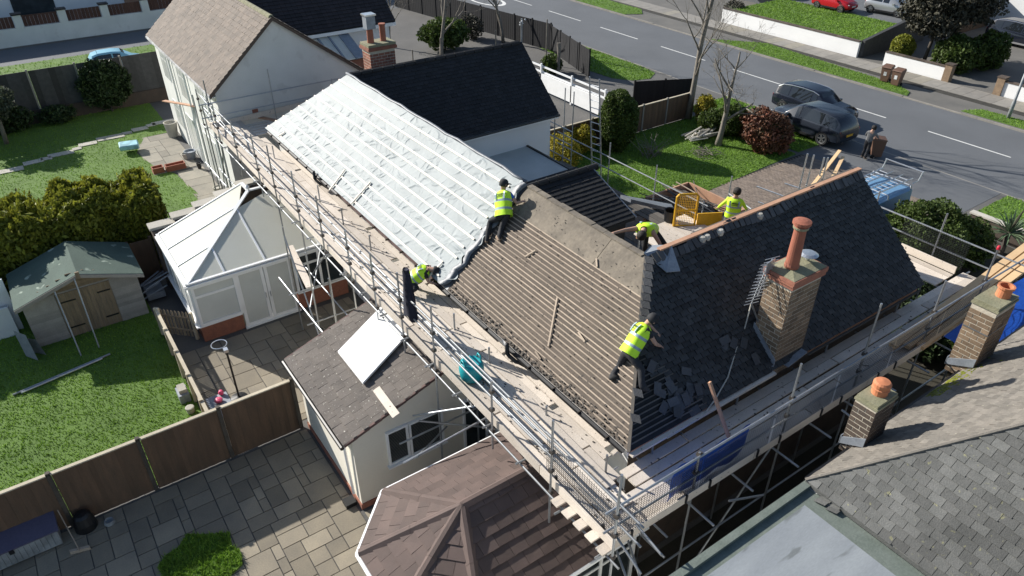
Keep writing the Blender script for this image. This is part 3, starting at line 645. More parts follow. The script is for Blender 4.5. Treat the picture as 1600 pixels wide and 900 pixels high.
# ================================================================== NEIGHBOURING BUILDINGS
def window(parent, o, a, b, n, fr=.06, mull=(), trans=(), gm=None, sill=True, pane_fill=False, fm=None, depth=.07):
    """window on a wall: o corner, a across, b up, n outward; frame with panes as sub-parts"""
    o, a, b, n = Vector(o), Vector(a), Vector(b), Vector(n).normalized(); wd, ht = a.length, b.length; ua, ub = a.normalized(), b.normalized(); fm = fm or M['upvc']
    f = MB(); f.ob(o-n*.03, a, ub*fr, n*(depth+.03)); f.ob(o+b-ub*fr-n*.03, a, ub*fr, n*(depth+.03))
    xs = [0.0]+list(mull)+[1.0]; ys = [0.0]+list(trans)+[1.0]
    f.ob(o+ub*fr-n*.03, ua*fr, b-ub*2*fr, n*(depth+.03)); f.ob(o+a-ua*fr+ub*fr-n*.03, ua*fr, b-ub*2*fr, n*(depth+.03))
    for t in mull: f.ob(o+a*t-ua*fr/2+ub*fr-n*.03, ua*fr, b-ub*2*fr, n*(depth+.02))
    for t in trans: f.ob(o+b*t-ub*fr/2+ua*fr-n*.03, a-ua*2*fr, ub*fr, n*(depth+.01))
    w_ = f.build('window', fm, parent)
    for i in range(len(xs)-1):
        for j in range(len(ys)-1):
            c0 = o+a*xs[i]+b*ys[j]; pw, ph = a*(xs[i+1]-xs[i]), b*(ys[j+1]-ys[j])
            MB().ob(c0+ua*fr/2+ub*fr/2+n*.02, pw-ua*fr, ph-ub*fr, n*.012).build('pane', gm or M['glass'], w_)
            if pane_fill:
                k = int(ph.length/.05)
                bl = MB()
                for q in range(k): bl.ob(c0+ua*fr*.7+ub*(fr*.7+q*(ph.length-fr*1.4)/k)+n*.033, pw-ua*fr*1.4, ub*.018, n*.004)
                bl.build('blind_slats', mat('dark_blind_slat', (.11,.11,.10), .5), w_, kind='stuff')
    if sill: MB().ob(o-ua*.05-ub*.05-n*.02, a+ua*.1, ub*.045, n*(depth+.09)).build('sill', fm, w_)
    return w_

# --- white gabled house beyond (its lit rear wall faces the gardens)
fh = thing('gabled_house', 'white two storey house with brown tiled roof and long sunlit rear wall', 'house', (-36.5, 10, 0))
FX0, FX1, FY0, FY1, FAY, FAZ, FEZ = -42.2, -31.0, 6.72, 13.2, 9.55, 7.85, 5.3
MB().prism([(FX1,FY0,0), (FX1,FY1,0), (FX1,FY1,5.0), (FX1,FAY,FAZ-.15), (FX1,FY0,FEZ-.1)], (FX0-FX1,0,0)).build('wall', M['whiteold'], fh)
fs = Vector((0, FAY-(FY0-.22), FAZ-(FEZ-.1))); fs2 = Vector((0, FAY-(FY1+.2), FAZ-4.95))
MB().prism([(FX0-.1,FY0-.2,FEZ-.2), (FX1+.1,FY0-.2,FEZ-.2), (FX1+.1,FAY,FAZ-.1), (FX0-.1,FAY,FAZ-.1)], (0,0,.08)).build('roof_deck', M['tilebr'], fh)
MB().prism([(FX0-.1,FY1+.2,4.85), (FX1+.1,FY1+.2,4.85), (FX1+.1,FAY,FAZ-.1), (FX0-.1,FAY,FAZ-.1)], (0,0,.1)).build('roof_deck', M['brickd'], fh)
tiles(fh, 'tile', (FX0-.12, FY0-.24, FEZ-.13), (1,0,0), fs, [(0,0), (FX1-FX0+.26,0), (FX1-FX0+.26,fs.length), (0,fs.length)], .28, .24, .022, M['tilebr'], near=0, rest='roof_tiles', stagger=False)
tiles(fh, 'tile', (FX0-.12, FY1+.22, 4.93), (1,0,0), fs2, [(0,0), (FX1-FX0+.26,0), (FX1-FX0+.26,fs2.length), (0,fs2.length)], .28, .24, .022, M['brickd'], near=0, rest='roof_tiles', stagger=False)
for x in np.arange(FX0, FX1, .45): MB().lathe((x, FAY, FAZ-.06), [(.12,0),(.12,.43)], 8, ax=(1,0,0)).build('ridge_tile', M['cement'], fh)
MB().box(FX0-.05, FX1+.12, FY0-.3, FY0-.2, FEZ-.25, FEZ-.15).build('gutter', M['white2'], fh); MB().box(FX0, FX1+.05, FY0-.2, FY0-.02, FEZ-.27, FEZ-.24).build('soffit', M['upvc'], fh)
MB().prism([(FX1+.11,FY0-.26,FEZ-.3), (FX1+.11,FAY,FAZ-.16), (FX1+.11,FY1+.24,4.75), (FX1+.11,FY1+.24,4.87), (FX1+.11,FAY,FAZ-.03), (FX1+.11,FY0-.26,FEZ-.12)], (.03,0,0)).build('verge_board', M['brickd'], fh)
for (x0, x1, z0, z1) in ((-41.2,-39.9,3.3,4.7), (-37.9,-36.4,3.2,4.7), (-34.6,-33.3,3.3,4.7), (-40.9,-39.6,.9,2.2), (-38.4,-36.9,.1,2.2), (-35.2,-33.2,.1,2.25)):
    window(fh, (x0,FY0,z0), (x1-x0,0,0), (0,0,z1-z0), (0,-1,0), mull=(.5,), trans=(.72,) if z0 > .5 else (), gm=M['pane_fill'], depth=.03, sill=False)  # no blinds: pale panes with the sky reflection in their colour
for x in (-38.9, -36.1, -32.4): MB().path([(x,FY0-.24,FEZ-.25), (x,FY0-.08,FEZ-.5), (x,FY0-.08,.1)], .045, 8).build('downpipe', M['upvc'], fh)
MB().box(FX1, FX1+.02, 8.05, 8.3, 4.05, 4.22).build('air_vent', M['brickr'], fh)
# wing of that house running towards the road
xw, z_e = -38.2, 5.0
MB().box(-44.5, xw, 11.0, 18.2, 0, 4.9).build('wall', M['white'], fh)
MB().prism([(xw+.25,9.9,z_e), (xw+.25,18.5,z_e), (-41.5,18.5,8.1), (-41.5,9.9,8.1)], (0,0,.1)).build('wing_roof_deck', M['slate2'], fh)
MB().prism([(-44.9,9.9,z_e), (-44.9,18.5,z_e), (-41.5,18.5,8.1), (-41.5,9.9,8.1)], (0,0,.1)).build('wing_roof_deck', M['slate2'], fh)
MB().prism([(-44.5,18.0,4.9), (xw,18.0,4.9), (-41.5,18.0,8.0)], (0,.2,0)).build('gable', M['white'], fh)
wv = Vector((-41.5-xw-.25, 0, 3.1)); tiles(fh, 'tile', (xw+.27, 0, z_e+.1), (0,1,0), wv, [(9.9,0), (18.5,0), (18.5,wv.length), (9.9,wv.length)], .28, .22, .02, mat('plum_black_tile', (.028,.022,.024), .8, (.018,.015,.017), 3, 1, isl=.25), near=0, rest='wing_roof_tiles', stagger=False)
MB().box(xw+.22, xw+.3, 11, 18.5, z_e-.15, z_e+.02).build('fascia', M['upvc'], fh)
# glazed lean-to in front of the wing
gl = thing('glazed_leanto', 'lean-to roof of white panels below the plum black tiled roof', 'lean-to', (-36.5, 14, 0))
MB().box(-38.1, -36.2, 13.4, 15.8, 0, 3.9).build('wall', M['brickr'], gl)
for i in range(4):
    y = 13.4+i*.6; MB().prism([(-38.1,y,4.8), (-36.0,y,4.0), (-36.0,y+.5,4.0), (-38.1,y+.5,4.8)], (0,0,.04)).build('roof_panel', M['poly'] if i < 3 else M['lead'], gl)
    MB().bar((-38.1,y-.05,4.78), (-36.0,y-.05,3.98), .09, .1).build('glazing_bar', M['upvc' if i < 1 else 'lead'], gl)

# --- neighbour's roof on the right
nb = thing('neighbour_house', 'slate roofed house with two brick stacks and grey flat roof', 'house', (-1, 14, 0))
NX, NY, NZ, NR_, = -4.62, 9.9, 4.4, 2.57
MB().box(NX+.3, 4, NY+.3, 26, 0, NZ-.03).build('wall', M['whiteold'], nb)
MB().box(NX+.2, 8, 1.5, NY+.29, 0, 4.18).build('wall', M['whiteold'], nb)
ax_, ay_, az_ = NX+NR_, NY+NR_, NZ+2.31
a = [Vector(p) for p in ((NX,NY,NZ), (NX,26,NZ), (ax_,26,az_), (ax_,ay_,az_))]
MB().prism([p-Vector((0,0,.1)) for p in a], (0,0,.09)).build('roof_deck', M['slateb'], nb)
a = [Vector(p) for p in ((NX,NY,NZ), (9,NY,NZ), (9,ay_,az_), (ax_,ay_,az_))]
MB().prism([p-Vector((0,0,.1)) for p in a], (0,0,.09)).build('roof_deck', M['slaten'], nb)
n2 = Vector((NR_, 0, 2.31)); n3 = Vector((0, NR_, 2.31)); nl = n2.length
tiles(nb, 'slate', (0, NY, NZ), (1,0,0), n3, [(NX+.02,0), (6,0), (6,nl), (ax_,nl)], .245, .168, .013, M['slaten'], near=300, jit=.015, rest='remaining_slates')
tiles(nb, 'slate', (NX, 0, NZ), (0,1,0), n2, [(NY+.02,0), (24,0), (24,nl), (ay_,nl)], .2, .13, .01, M['slateb'], near=0, jit=.01, rest='pale_slates')
MB().path([Vector((NX,NY,NZ+.02)).lerp(Vector((ax_,ay_,az_+.02)), t) for t in (0,.3,.6,1)], .035, 6).build('hip_cap', M['slateb'], nb)
MB().box(NX-.08, NX, NY+.1, 24, NZ-.12, NZ-.04).build('gutter', M['black'], nb); MB().box(NX+.05,NX+.28,NY,24,NZ-.2,NZ-.11).build('soffit', M['upvc'], nb)
MB().box(NX, 8, 1.2, NY+.0, 4.19, 4.29).build('flat_roof', M['flatg'], nb)
MB().box(NX+.32, 8, 1.2, NY-.42, 4.292, 4.31).build('flat_roof_felt', M['flat'], nb)
MB().box(NX-.02, NX+.12, 1.2, NY+.05, 4.293, 4.37).build('roof_upstand', M['flatg'], nb); MB().box(NX-.1, NX-.03, 1.2, NY, 4.1, 4.2).build('gutter', M['black'], nb)
for i in range(5): MB().ob((NX+.32+random.uniform(0,.3), NY-.3+random.uniform(0,.25), 4.31), (.2,.04,.03), (.0,.1,.01), (0,0,.01)).build('broken_slate', M['slaten'], nb)
for (x0, x1, y0, y1, zt, m_, pr_) in ((-4.86,-4.42,11.35,12.0,5.52,'brickd',True), (-4.98,-4.45,15.5,16.35,6.05,'brickm',True)):
    c_ = MB().box(x0-.02, x1+.02, y0-.02, y1+.02, zt, zt+.05).build('chimney', M['cement'], nb)
    brickwork(c_, x0, x1, y0, y1, 4.2, zt, M[m_])
    MB().box(x0, x1, y0, y1, zt+.052, zt+.12).build('cement_flaunching', M['cement'], c_)
    cx, cy = (x0+x1)/2, (y0+y1)/2
    if zt < 5.8:
        MB().lathe((cx,cy+.05,zt+.1), [(.14,0),(.15,.02),(.145,.12),(.165,.13),(.165,.16),(.15,.17),(.15,.2),(.165,.21),(.165,.27),(.13,.31),(.02,.33)], 18).build('chimney_pot', M['terra2'], c_)
    else:
        MB().lathe((cx+.05,cy+.15,zt+.08), [(.15,0),(.14,.22),(.17,.25),(.17,.3),(.13,.3),(.12,.1)], 18).build('chimney_pot', M['terra2'], c_)
        MB().box(x0-.01, x1+.01, y0-.012, y1+.012, 5.45, 5.47).build('strap', M['steel'], c_)
    MB().prism([(x0-.02,y0-.03,NZ-.05), (x0-.02,y0-.03,NZ+.12), (x1+.0,y0-.03,NZ+.42), (x1+.0,y0-.03,NZ+.2)], (0,.02,0)).build('lead_flashing', M['lead'], c_)
    MB().box(x0-.03, x0-.01, y0-.03, y1+.03, NZ-.05, NZ+.16).build('lead_flashing', M['lead'], c_)
ms = MB()
for i in range(350):
    y = 13.9+abs(random.gauss(0,.9)); v = abs(random.gauss(0,.18)); p = Vector((NX,0,NZ))+n2.normalized()*v; s_ = random.uniform(.02,.05)
    ms.ob((p.x, y, p.z+.01), (s_,.3*s_,.4*s_), (0,s_,0), (0,.2*s_,s_*.6))
ms.build('moss', M['l_hedge'], nb, kind='stuff')

# --- cream rear extension with a lean-to tile roof
ex = thing('rear_extension', 'cream rendered single storey extension with lichened tile roof', 'extension', (-14.2, 6, 0))
EX0, EX1, EY0, EY1 = -16.05, -12.42, 3.95, 7.98
es = math.tan(R(19.0)); zt = lambda y: 2.43+(y-3.75)*es
MB().prism([(EX1,EY0,0), (EX1,EY1,0), (EX1,EY1,zt(EY1)-.1), (EX1,EY0,zt(EY0)-.1)], (EX0-EX1,0,0)).build('wall', M['cream'], ex)
MB().box(EX1, EX1+.03, EY0-.03, 8, 0, .18).build('brick_plinth', M['brickr'], ex); MB().box(EX0, EX1, EY0-.03, EY0, 0, .18).build('brick_plinth', M['brickr'], ex)
MB().prism([(EX0-.15,3.75,2.36), (EX1+.05,3.75,2.36), (EX1+.05,EY1,zt(EY1)-.07), (EX0-.15,EY1,zt(EY1)-.07)], (0,0,.05)).build('roof_deck', M['tileext'], ex)
ev = Vector((0,1,es)); elen = (EY1-3.75)*ev.length
tiles(ex, 'roof_tile', (EX0-.2, 3.72, 2.42), (1,0,0), ev, [(0,0), (EX1-EX0+.28,0), (EX1-EX0+.28,elen), (0,elen)], .325, .30, .022, M['tileext'], near=300, jit=.005, stagger=True)
y = 3.74
while y < EY1-.1:
    for x in (EX1+.04, EX0-.24): MB().ob((x,y,zt(y)-.05), (.06,0,0), (0,.34,.34*es-.012), (0,0,.075)).build('verge_tile', mat('plum_verge_tile', (.14,.085,.075), .85, (.1,.06,.055), 3, 1, var=.2), ex)
    y += .335
MB().box(EX1+.01, EX1+.03, 3.75, EY1, 2.2, 2.34).build('fascia', M['brickd'], ex) if False else None
MB().path([(EX0-.2,3.68,2.37), (EX1+.08,3.68,2.37)], .055, 8).build('gutter', M['black'], ex)
MB().path([(-12.75,3.68,2.32), (-12.75,3.85,2.05), (-12.75,3.89,.3)], .035, 8).build('downpipe', M['upvc'], ex); MB().box(-12.9,-12.62,3.6,3.88,.0,.12).build('drain_box', M['black'], ex)
window(ex, (EX1,4.80,1.08), (0,.60,0), (0,0,1.12), (1,0,0), pane_fill=True); window(ex, (EX1,5.42,1.06), (0,.98,0), (0,0,1.12), (1,0,0), pane_fill=True)
window(ex, (EX1,7.0,.1), (0,.75,0), (0,0,2.0), (1,0,0))
# things left on that roof
ep = lambda x, y, h=0: Vector((x, y, zt(y)+.035+h))
fb = MB(); p0 = ep(-15.1, 4.85, .06); fb.ob(p0, Vector((1.55,.0,0)), Vector((-.55,1.75,1.75*es)), (0,0,.07)); tag(fb.build('foam_board', M['foam'], bevel=.008), 'white foam insulation board lying on the lichened extension roof', 'board')
for i, (x, y, l_, a_, lab) in enumerate(((-15.35,6.35,1.0,.25,'pale plank above the foam board on the extension roof'), (-13.2,5.05,1.15,.05,'pale plank beside the roof edge below the foam board'), (-15.6,6.95,.32,.3,'short pale timber offcut near the top of the extension roof'))):
    d_ = Vector((math.cos(a_+.1), -math.sin(a_)*.6, 0)); d_.z = d_.y*es
    tag(MB().bar(ep(x,y,.0), ep(x,y,.0)+d_*l_, .2 if i < 2 else .1, .035, up=(0,-es,1)).build('plank', M['board']), lab, 'plank')

# --- brown hipped conservatory roof in the foreground
bc = thing('hipped_conservatory', 'conservatory with brown shingle hipped roof and white gutter', 'conservatory', (-8.6, 5.5, 0))
bx, bz, ez = -8.62, 3.32, 2.4; ay0 = 4.75
cs = [(-10.62,8.0), (-10.62,3.9), (-9.45,2.76), (-7.79,2.76), (-6.62,3.9), (-6.62,8.0)]
eav = [Vector((x,y,ez)) for x, y in cs]; apx = Vector((bx, ay0, bz)); rdg = Vector((bx, 8.0, bz))
fac = [(eav[0],eav[1],[apx,rdg]), (eav[1],eav[2],[apx]), (eav[2],eav[3],[apx]), (eav[3],eav[4],[apx]), (eav[4],eav[5],[rdg,apx])]
for p, q, tp in fac:
    e1_ = (q-p).normalized(); nrm = (q-p).cross(tp[0]-p).normalized(); nrm = nrm if nrm.z > 0 else -nrm; e2_ = nrm.cross(e1_); e2_ = e2_ if e2_.z > 0 else -e2_
    ring = [p, q]+(tp if len(tp) == 1 else ([tp[0], tp[1]] if (tp[0]-q).length < (tp[1]-q).length else [tp[1], tp[0]]))
    MB().prism([v_-Vector((0,0,.1)) for v_ in ring], (0,0,.09)).build('roof_deck', M['tilecons'], bc)
    tiles(bc, 'shingle', p, e1_, e2_, [((v_-p).dot(e1_), (v_-p).dot(e2_)) for v_ in ring], .36, .285, .016, M['tilecons'], near=60, jit=.004)
for p, q in ((eav[1],apx), (eav[2],apx), (eav[3],apx), (eav[4],apx), (apx,rdg)):
    d_ = q-p; n_ = max(2, int(d_.length/.9)); sdv = d_.cross(Vector((0,0,1))).normalized()
    for i in range(n_):
        a_, b_ = p+d_*(i/n_), p+d_*((i+1)/n_)-d_.normalized()*.006; u_ = Vector((0,0,1))
        s = MB(); s.add([a_-sdv*.12-u_*.01, a_-sdv*.04+u_*.07, a_+sdv*.04+u_*.07, a_+sdv*.12-u_*.01, b_-sdv*.12-u_*.01, b_-sdv*.04+u_*.07, b_+sdv*.04+u_*.07, b_+sdv*.12-u_*.01], [(0,1,5,4),(1,2,6,5),(2,3,7,6),(0,3,2,1),(4,5,6,7)])
        s.build('hip_tile', M['tilecons'], bc)
ctr = Vector((bx,5.5,ez))
for i in range(5):
    p, q = eav[i]+(eav[i]-ctr).normalized()*.03, eav[i+1]+(eav[i+1]-ctr).normalized()*.03
    MB().tube(p-Vector((0,0,.03)), q-Vector((0,0,.03)), .05, 8).build('gutter', M['upvc'], bc)
    pi, qi = eav[i].lerp(ctr,.07), eav[i+1].lerp(ctr,.07); pi.z = qi.z = 0; d_ = qi-pi; nrm = Vector((d_.y,-d_.x,0)).normalized()
    if nrm.dot(pi-Vector((bx,5.5,0))) < 0: nrm = -nrm
    MB().ob(pi, d_, -nrm*.15, (0,0,.5)).build('dwarf_wall', M['brickr'], bc)
    if i != 2 or True: window(bc, pi+Vector((0,0,.5)), d_, (0,0,1.78), nrm, mull=(.5,) if d_.length < 2 else (.25,.5,.75), trans=(.75,), fr=.07)
# --- white conservatory with polycarbonate roof
wc = thing('white_conservatory', 'white framed conservatory with pale panelled roof and double doors', 'conservatory', (-23.8, 4.7, 0))
CX, CY, CZ = -21.78, 2.55, 2.3; AP = Vector((-25.0, 5.78, 3.42)); CXB = -25.75
cr0 = Vector((CX-.02, CY, CZ)); crR = Vector((CX+.05, 7.0, CZ)); vR = Vector((-25.0, 7.0, 3.42)); lB = Vector((CXB, CY, CZ)); apB = Vector((CXB, AP.y, AP.z))
def panel(pts, n_=.02, m='poly'): MB().prism(pts, (0,0,n_)).build('roof_panel', M[m], wc)
def gbar(p, q, w_=.06, h_=.035): MB().bar(Vector(p)+Vector((0,0,.015)), Vector(q)+Vector((0,0,.015)), w_, h_).build('glazing_bar', M['upvc'], wc)
def onleft(x, t): return Vector((x, CY+(AP.y-CY)*t, CZ+(AP.z-CZ)*t))
def onfront(y, t): return Vector((CX+(AP.x-CX)*t, y, CZ+(AP.z-CZ)*t))
hl = lambda x: min(1, (CX-x)/(CX-AP.x)); hf = lambda y: min(1, (y-CY)/(AP.y-CY))
xsL = [CXB, -24.45, -23.1, CX]
for a_, b_ in zip(xsL[:-1], xsL[1:]):
    pts = [onleft(a_,0), onleft(b_,0), onleft(b_,hl(b_)), onleft(a_,hl(a_))]
    panel(pts if hl(b_) > 0 else pts[:2]+pts[3:])
ysF = [CY, 3.75, 5.1, 7.0]
for a_, b_ in zip(ysF[:-1], ysF[1:]):
    pts = [onfront(a_,0), onfront(b_,0), onfront(b_,hf(b_)), onfront(a_,hf(a_))]
    panel(pts if hf(a_) > 0 else pts[:3])
for x in xsL[:-1]: gbar(onleft(x,0), onleft(x,hl(x)))
for y in ysF[1:]: gbar(onfront(y,0), onfront(y,hf(y)))
gbar(cr0, AP, .12, .05); gbar(AP, apB, .12, .05); gbar(AP, vR, .12, .05); gbar(onleft(CXB,0), onleft(CX,0), .1, .05); gbar(onfront(CY,0), onfront(7.0,0), .1, .05)
MB().box(CXB, CX-.2, CY+.3, 7.0, .0, .05).build('bounce_floor', M['stone'], wc)  # unseen pale floor added to bounce daylight up into the roof panels
MB().lathe(AP+Vector((0,0,.1)), [(.06,0),(.07,.08),(.02,.16)], 10).build('finial', M['upvc'], wc)
MB().box(CXB, CX+.06, CY-.1, CY-.02, CZ-.1, CZ-.01).build('gutter', M['upvc'], wc); MB().box(CX+.02, CX+.1, CY-.1, 7.1, CZ-.1, CZ-.01).build('gutter', M['upvc'], wc)
xw_ = CX-.05
MB().box(xw_-.2, xw_, CY+.06, 3.98, 0, .62).build('brick_wall', M['brickr'], wc); MB().box(xw_-.2, xw_, 5.95, 7.8, 0, .62).build('brick_wall', M['brickr'], wc)
MB().box(CXB, xw_-.21, CY+.06, CY+.25, 0, .62).build('brick_wall', M['brickr'], wc); MB().box(xw_-.25, xw_+.08, CY+.0, 3.98, .62, .66).build('sill', M['upvc'], wc)
window(wc, (xw_,CY+.06,.66), (0,1.42,0), (0,0,1.54), (1,0,0), trans=(.72,), gm=M['pane_fill'], sill=False, fr=.09)
for y0 in (4.02, 4.97):
    dd = MB(); fr_ = .11
    for (a_, b_, c_, d_) in ((y0,y0+.93,.04,.04+fr_), (y0,y0+.93,2.2-fr_,2.2), (y0,y0+fr_,.04+fr_,2.2-fr_), (y0+.93-fr_,y0+.93,.04+fr_,2.2-fr_)): dd.box(xw_-.06, xw_+.03, a_, b_, c_, d_)
    dr_ = dd.build('door', M['upvc'], wc); MB().box(xw_-.02, xw_, y0+.1, y0+.83, .14, 2.1).build('pane', M['pane_fill'], dr_); MB().box(xw_+.03, xw_+.07, y0+(.84 if y0 < 4.5 else .05), y0+(.87 if y0 < 4.5 else .08), .95, 1.15).build('handle', M['alu'], dr_)
MB().box(xw_-.1, xw_+.1, 3.98, 5.95, 0, .04).build('threshold', M['upvc'], wc)
window(wc, (xw_,5.95,.66), (0,1.85,0), (0,0,1.54), (1,0,0), mull=(.5,), trans=(.72,), sill=False, fr=.09)
window(wc, (CXB,CY+.06,.66), (xw_-CXB,0,0), (0,0,1.54), (0,-1,0), mull=(.25,.5,.75), trans=(.72,), gm=M['pane_fill'], fr=.09)
# stepped parapet wall behind it
sw = thing('parapet_wall', 'stepped dark wall with pale coping stones beside the white conservatory', 'wall', (-26.3, 4.5, 0))
for i in range(6):
    y0 = 2.45+i*.82; zt_ = 2.5+i*.19
    MB().box(-26.4, -25.83, y0, y0+.815, 0, zt_-.1).build('wall_step', M['brickd'], sw); MB().box(-26.48, -25.98, y0-.06, y0+.84, zt_-.099, zt_).build('coping_stone', M['stone'], sw)
# ================================================================== SCAFFOLD
sc = thing('scaffold', 'tube and board scaffold along the rear and side eaves of the house', 'scaffold', (-6, 6.3, 0))
DZ = 3.9; TR = .0245
def tube(name, p, q, m='steel', par=None): return MB().tube(p, q, TR, 8).build(name, M[m], par or sc, smooth=False)
def coupler(p): MB().ob(Vector(p)-Vector((.045,.045,.04)), (.09,.01,0), (-.01,.09,0), (0,0,.08)).build('coupler', M['steeld'], sc)
def brd(o, d, wd, th=.038, name='board', tilt=0): return MB().bar(Vector(o), Vector(o)+Vector(d), wd, th).build(name, M['board'], sc)
# rear lift boards, along x
for r_i, yc in enumerate((6.42, 6.655, 6.89, 7.125, 7.37)):
    x = -31.4+[0,1.3,2.2,.7,1.9][r_i]-2; 
    while x < -5.9:
        x1 = min(x+3.9, -5.85 if r_i < 2 else -7.0 if r_i > 3 else -6.4); x0 = max(x, -31.4)
        if x1-x0 > .3: brd((x0+.01, yc+random.uniform(-.012,.012), DZ-.038+random.uniform(0,.006)), (x1-x0-.02, random.uniform(-.02,.02), random.uniform(-.004,.01)), .222)
        x += 3.92
# loose boards lying on top near the corner
brd((-9.9, 7.22, DZ+.006), (3.0,-.10,0), .215); 
for r_i, yc in enumerate((7.61, 7.83)):
    x = -28.5+r_i*1.7
    while x < -7.6: brd((x, yc+random.uniform(-.01,.01), DZ-.06), (min(3.7, -7.55-x),random.uniform(-.02,.02),0), .2); x += 3.75+.15*random.random()
# side lift boards, along y
for r_i, xc in enumerate((-6.05, -6.29, -6.53, -6.79, -7.03)):
    y = 6.3+[0,1.4,.6,2.0,1.1][r_i]-2
    while y < 20.6:
        y0, y1 = max(y, 6.32 if r_i < 2 else 7.55 if r_i > 2 else 7.2), min(y+3.9, 20.6)
        if y1-y0 > .3: brd((xc+random.uniform(-.01,.01), y0+.01, DZ-.085+random.uniform(0,.006)), (random.uniform(-.02,.02), y1-y0-.02, random.uniform(-.004,.012)), .218)
        y += 3.92
# boards of the return lift past the gable
for yc in (19.35, 19.58, 19.81, 20.05): brd((-11.5, yc, DZ-.04), (4.3,0,0), .218)
brd((-7.2, 20.22, DZ), (-3.2,0,0), .04, .22, 'toe_board')
# board ends sticking out beyond the corner under the toe board
for i in range(5): brd((-7.25+i*.33, 5.98+.03*random.random(), DZ-.08), (0,.5,0), .2, .038)
# toe boards
for x0, x1 in ((-31.4,-27.6), (-27.58,-23.7), (-23.68,-19.8), (-19.78,-15.9), (-15.88,-12.0), (-11.98,-8.0), (-7.98,-5.78)): MB().ob((x0,6.19,DZ-.02), (x1-x0,0,0), (0,.038,0), (0,0,.225)).build('toe_board', M['board'], sc)
for y0, y1 in ((6.2,10.0), (10.02,13.9), (13.92,17.8), (17.82,20.5)): MB().ob((-5.86,y0,DZ-.06), (.038,0,0), (0,y1-y0,0), (0,0,.225)).build('toe_board', M['board'], sc)
# standards of the rear side
RX = [(-31.6,5.3,0), (-29.2,5.4,0), (-26.87,5.4,3.2), (-24.41,5.7,3.35), (-22.73,5.85,2.9), (-20.6,5.75,0), (-18.68,5.7,0), (-16.75,5.45,0), (-15.2,5.5,3.1), (-13.67,5.7,3.25), (-12.05,5.66,0), (-9.6,5.2,3.25), (-7.55,5.7,0), (-5.74,5.92,0)]
for x, zt_, zb in RX:
    y = 6.13 if x not in (-5.74,) else 6.14
    if x == -7.55: zb = 2.9
    tube('standard', (x,y,zb), (x,y,zt_)); 
    for z in (DZ-.12, DZ+.5, DZ+1.0): coupler((x,y,z))
for x, zt_ in ((-26.2,4.4), (-21.8,4.5), (-19.9,4.45), (-17.9,4.4), (-15.6,4.4), (-13.05,4.4), (-11.45,4.35), (-9.2,4.2), (-7.24,4.4)):
    tube('standard', (x,7.27,0 if x > -21 and not -16.2 < x < -12.4 and not -10.7 < x < -6.5 else 3.6), (x,7.27,zt_))
# second row of standards below the lift on the garden side
for x in (-20.6, -18.7, -17.0): tube('standard', (x,5.55,0), (x,5.55,4.0))
# ledgers and guard rails, rear
for y, z in ((6.08,DZ-.12), (7.27,DZ-.14)): tube('ledger', (-31.8,y,z), (-5.5,y,z))
for z in (DZ+.5, DZ+1.0):
    for a_, b_ in ((-31.9,-25.7), (-26.0,-19.7), (-20.0,-13.6), (-13.9,-7.7), (-8.0,-5.3)): tube('guard_rail', (a_,6.33+.02*random.random(),z+.03*random.random()), (b_,6.34,z))
tube('guard_rail', (-18.2,6.45,DZ+.62), (-7.4,6.45,DZ+.7)); tube('loose_tube', (-22,6.75,DZ+.03), (-16.1,6.72,DZ+.03)); tube('loose_tube', (-15.4,6.6,DZ+.03), (-8.2,6.68,DZ+.03)); tube('loose_tube', (-15.9,6.78,DZ+.03), (-9.0,6.82,DZ+.03))
# transoms
for x in np.arange(-31, -5.6, 1.25): tube('transom', (x,5.95+.1*random.random(),DZ-.065), (x,7.62,DZ-.065))
for y in np.arange(6.9, 20.6, 1.25): tube('transom', (-7.25,y,DZ-.11), (-5.4+.25*random.random(),y,DZ-.11))
# right side standards, ledgers and rails
for y, zt_ in ((8.35,4.95), (11.05,5.8), (13.55,6.25), (16.35,5.78), (18.7,5.85)):
    tube('standard', (-5.93,y,0), (-5.93,y,zt_))
    for z in (DZ-.14, DZ+.5, DZ+1.0): coupler((-5.93,y,z))
for y, zt_ in ((8.42,4.35), (11.0,4.3), (14.2,4.1), (17.2,4.2)): tube('standard', (-7.12,y,0), (-7.12,y,zt_))
MB().lathe((-5.93,18.7,5.83), [(.04,0),(.045,.06),(.03,.1),(.01,.11)], 10).build('end_cap', M['redplug'], sc)
for x, z in ((-5.93,DZ-.17), (-7.12,DZ-.17)): tube('ledger', (x,5.9,z), (x,21,z))
for z in (DZ+.5, DZ+1.0):
    for a_, b_ in ((6.0,12.0), (11.7,17.9), (17.5,20.8)): tube('guard_rail', (-5.88,a_,z), (-5.87,b_,z+.01))
tube('ledger', (-5.95,5.6,2.0), (-5.95,20,2.0)); tube('ledger', (-31,6.2,2.0), (-16.3,6.2,2.0))
# braces below
tube('brace', (-5.99,8.35,.3), (-5.99,11.05,3.8)); tube('brace', (-5.99,13.5,3.8), (-5.99,16.4,.3)); tube('brace', (-5.6,12.6,4.0), (-4.6,12.9,3.6))
tube('brace', (-5.45,8.9,3.7), (-5.35,9.9,3.3)) 
for a_, b_ in (((-20.6,6.2,2.0),(-18.7,6.2,3.8)), ((-18.6,5.55,.4),(-20.6,5.55,3.7)), ((-21.3,6.9,2.6),(-18.4,5.3,2.3)), ((-20.9,5.2,2.1),(-17.2,5.2,2.1)), ((-18.0,7.2,2.0),(-18.0,5.0,2.0)), ((-19.4,7.2,2.3),(-19.4,5.0,2.3)), ((-20.6,5.55,1.2),(-17.0,5.55,1.2))): tube('brace', a_, b_)
brd((-21.5,5.9,2.75), (2.6,-.35,-.1), .22)
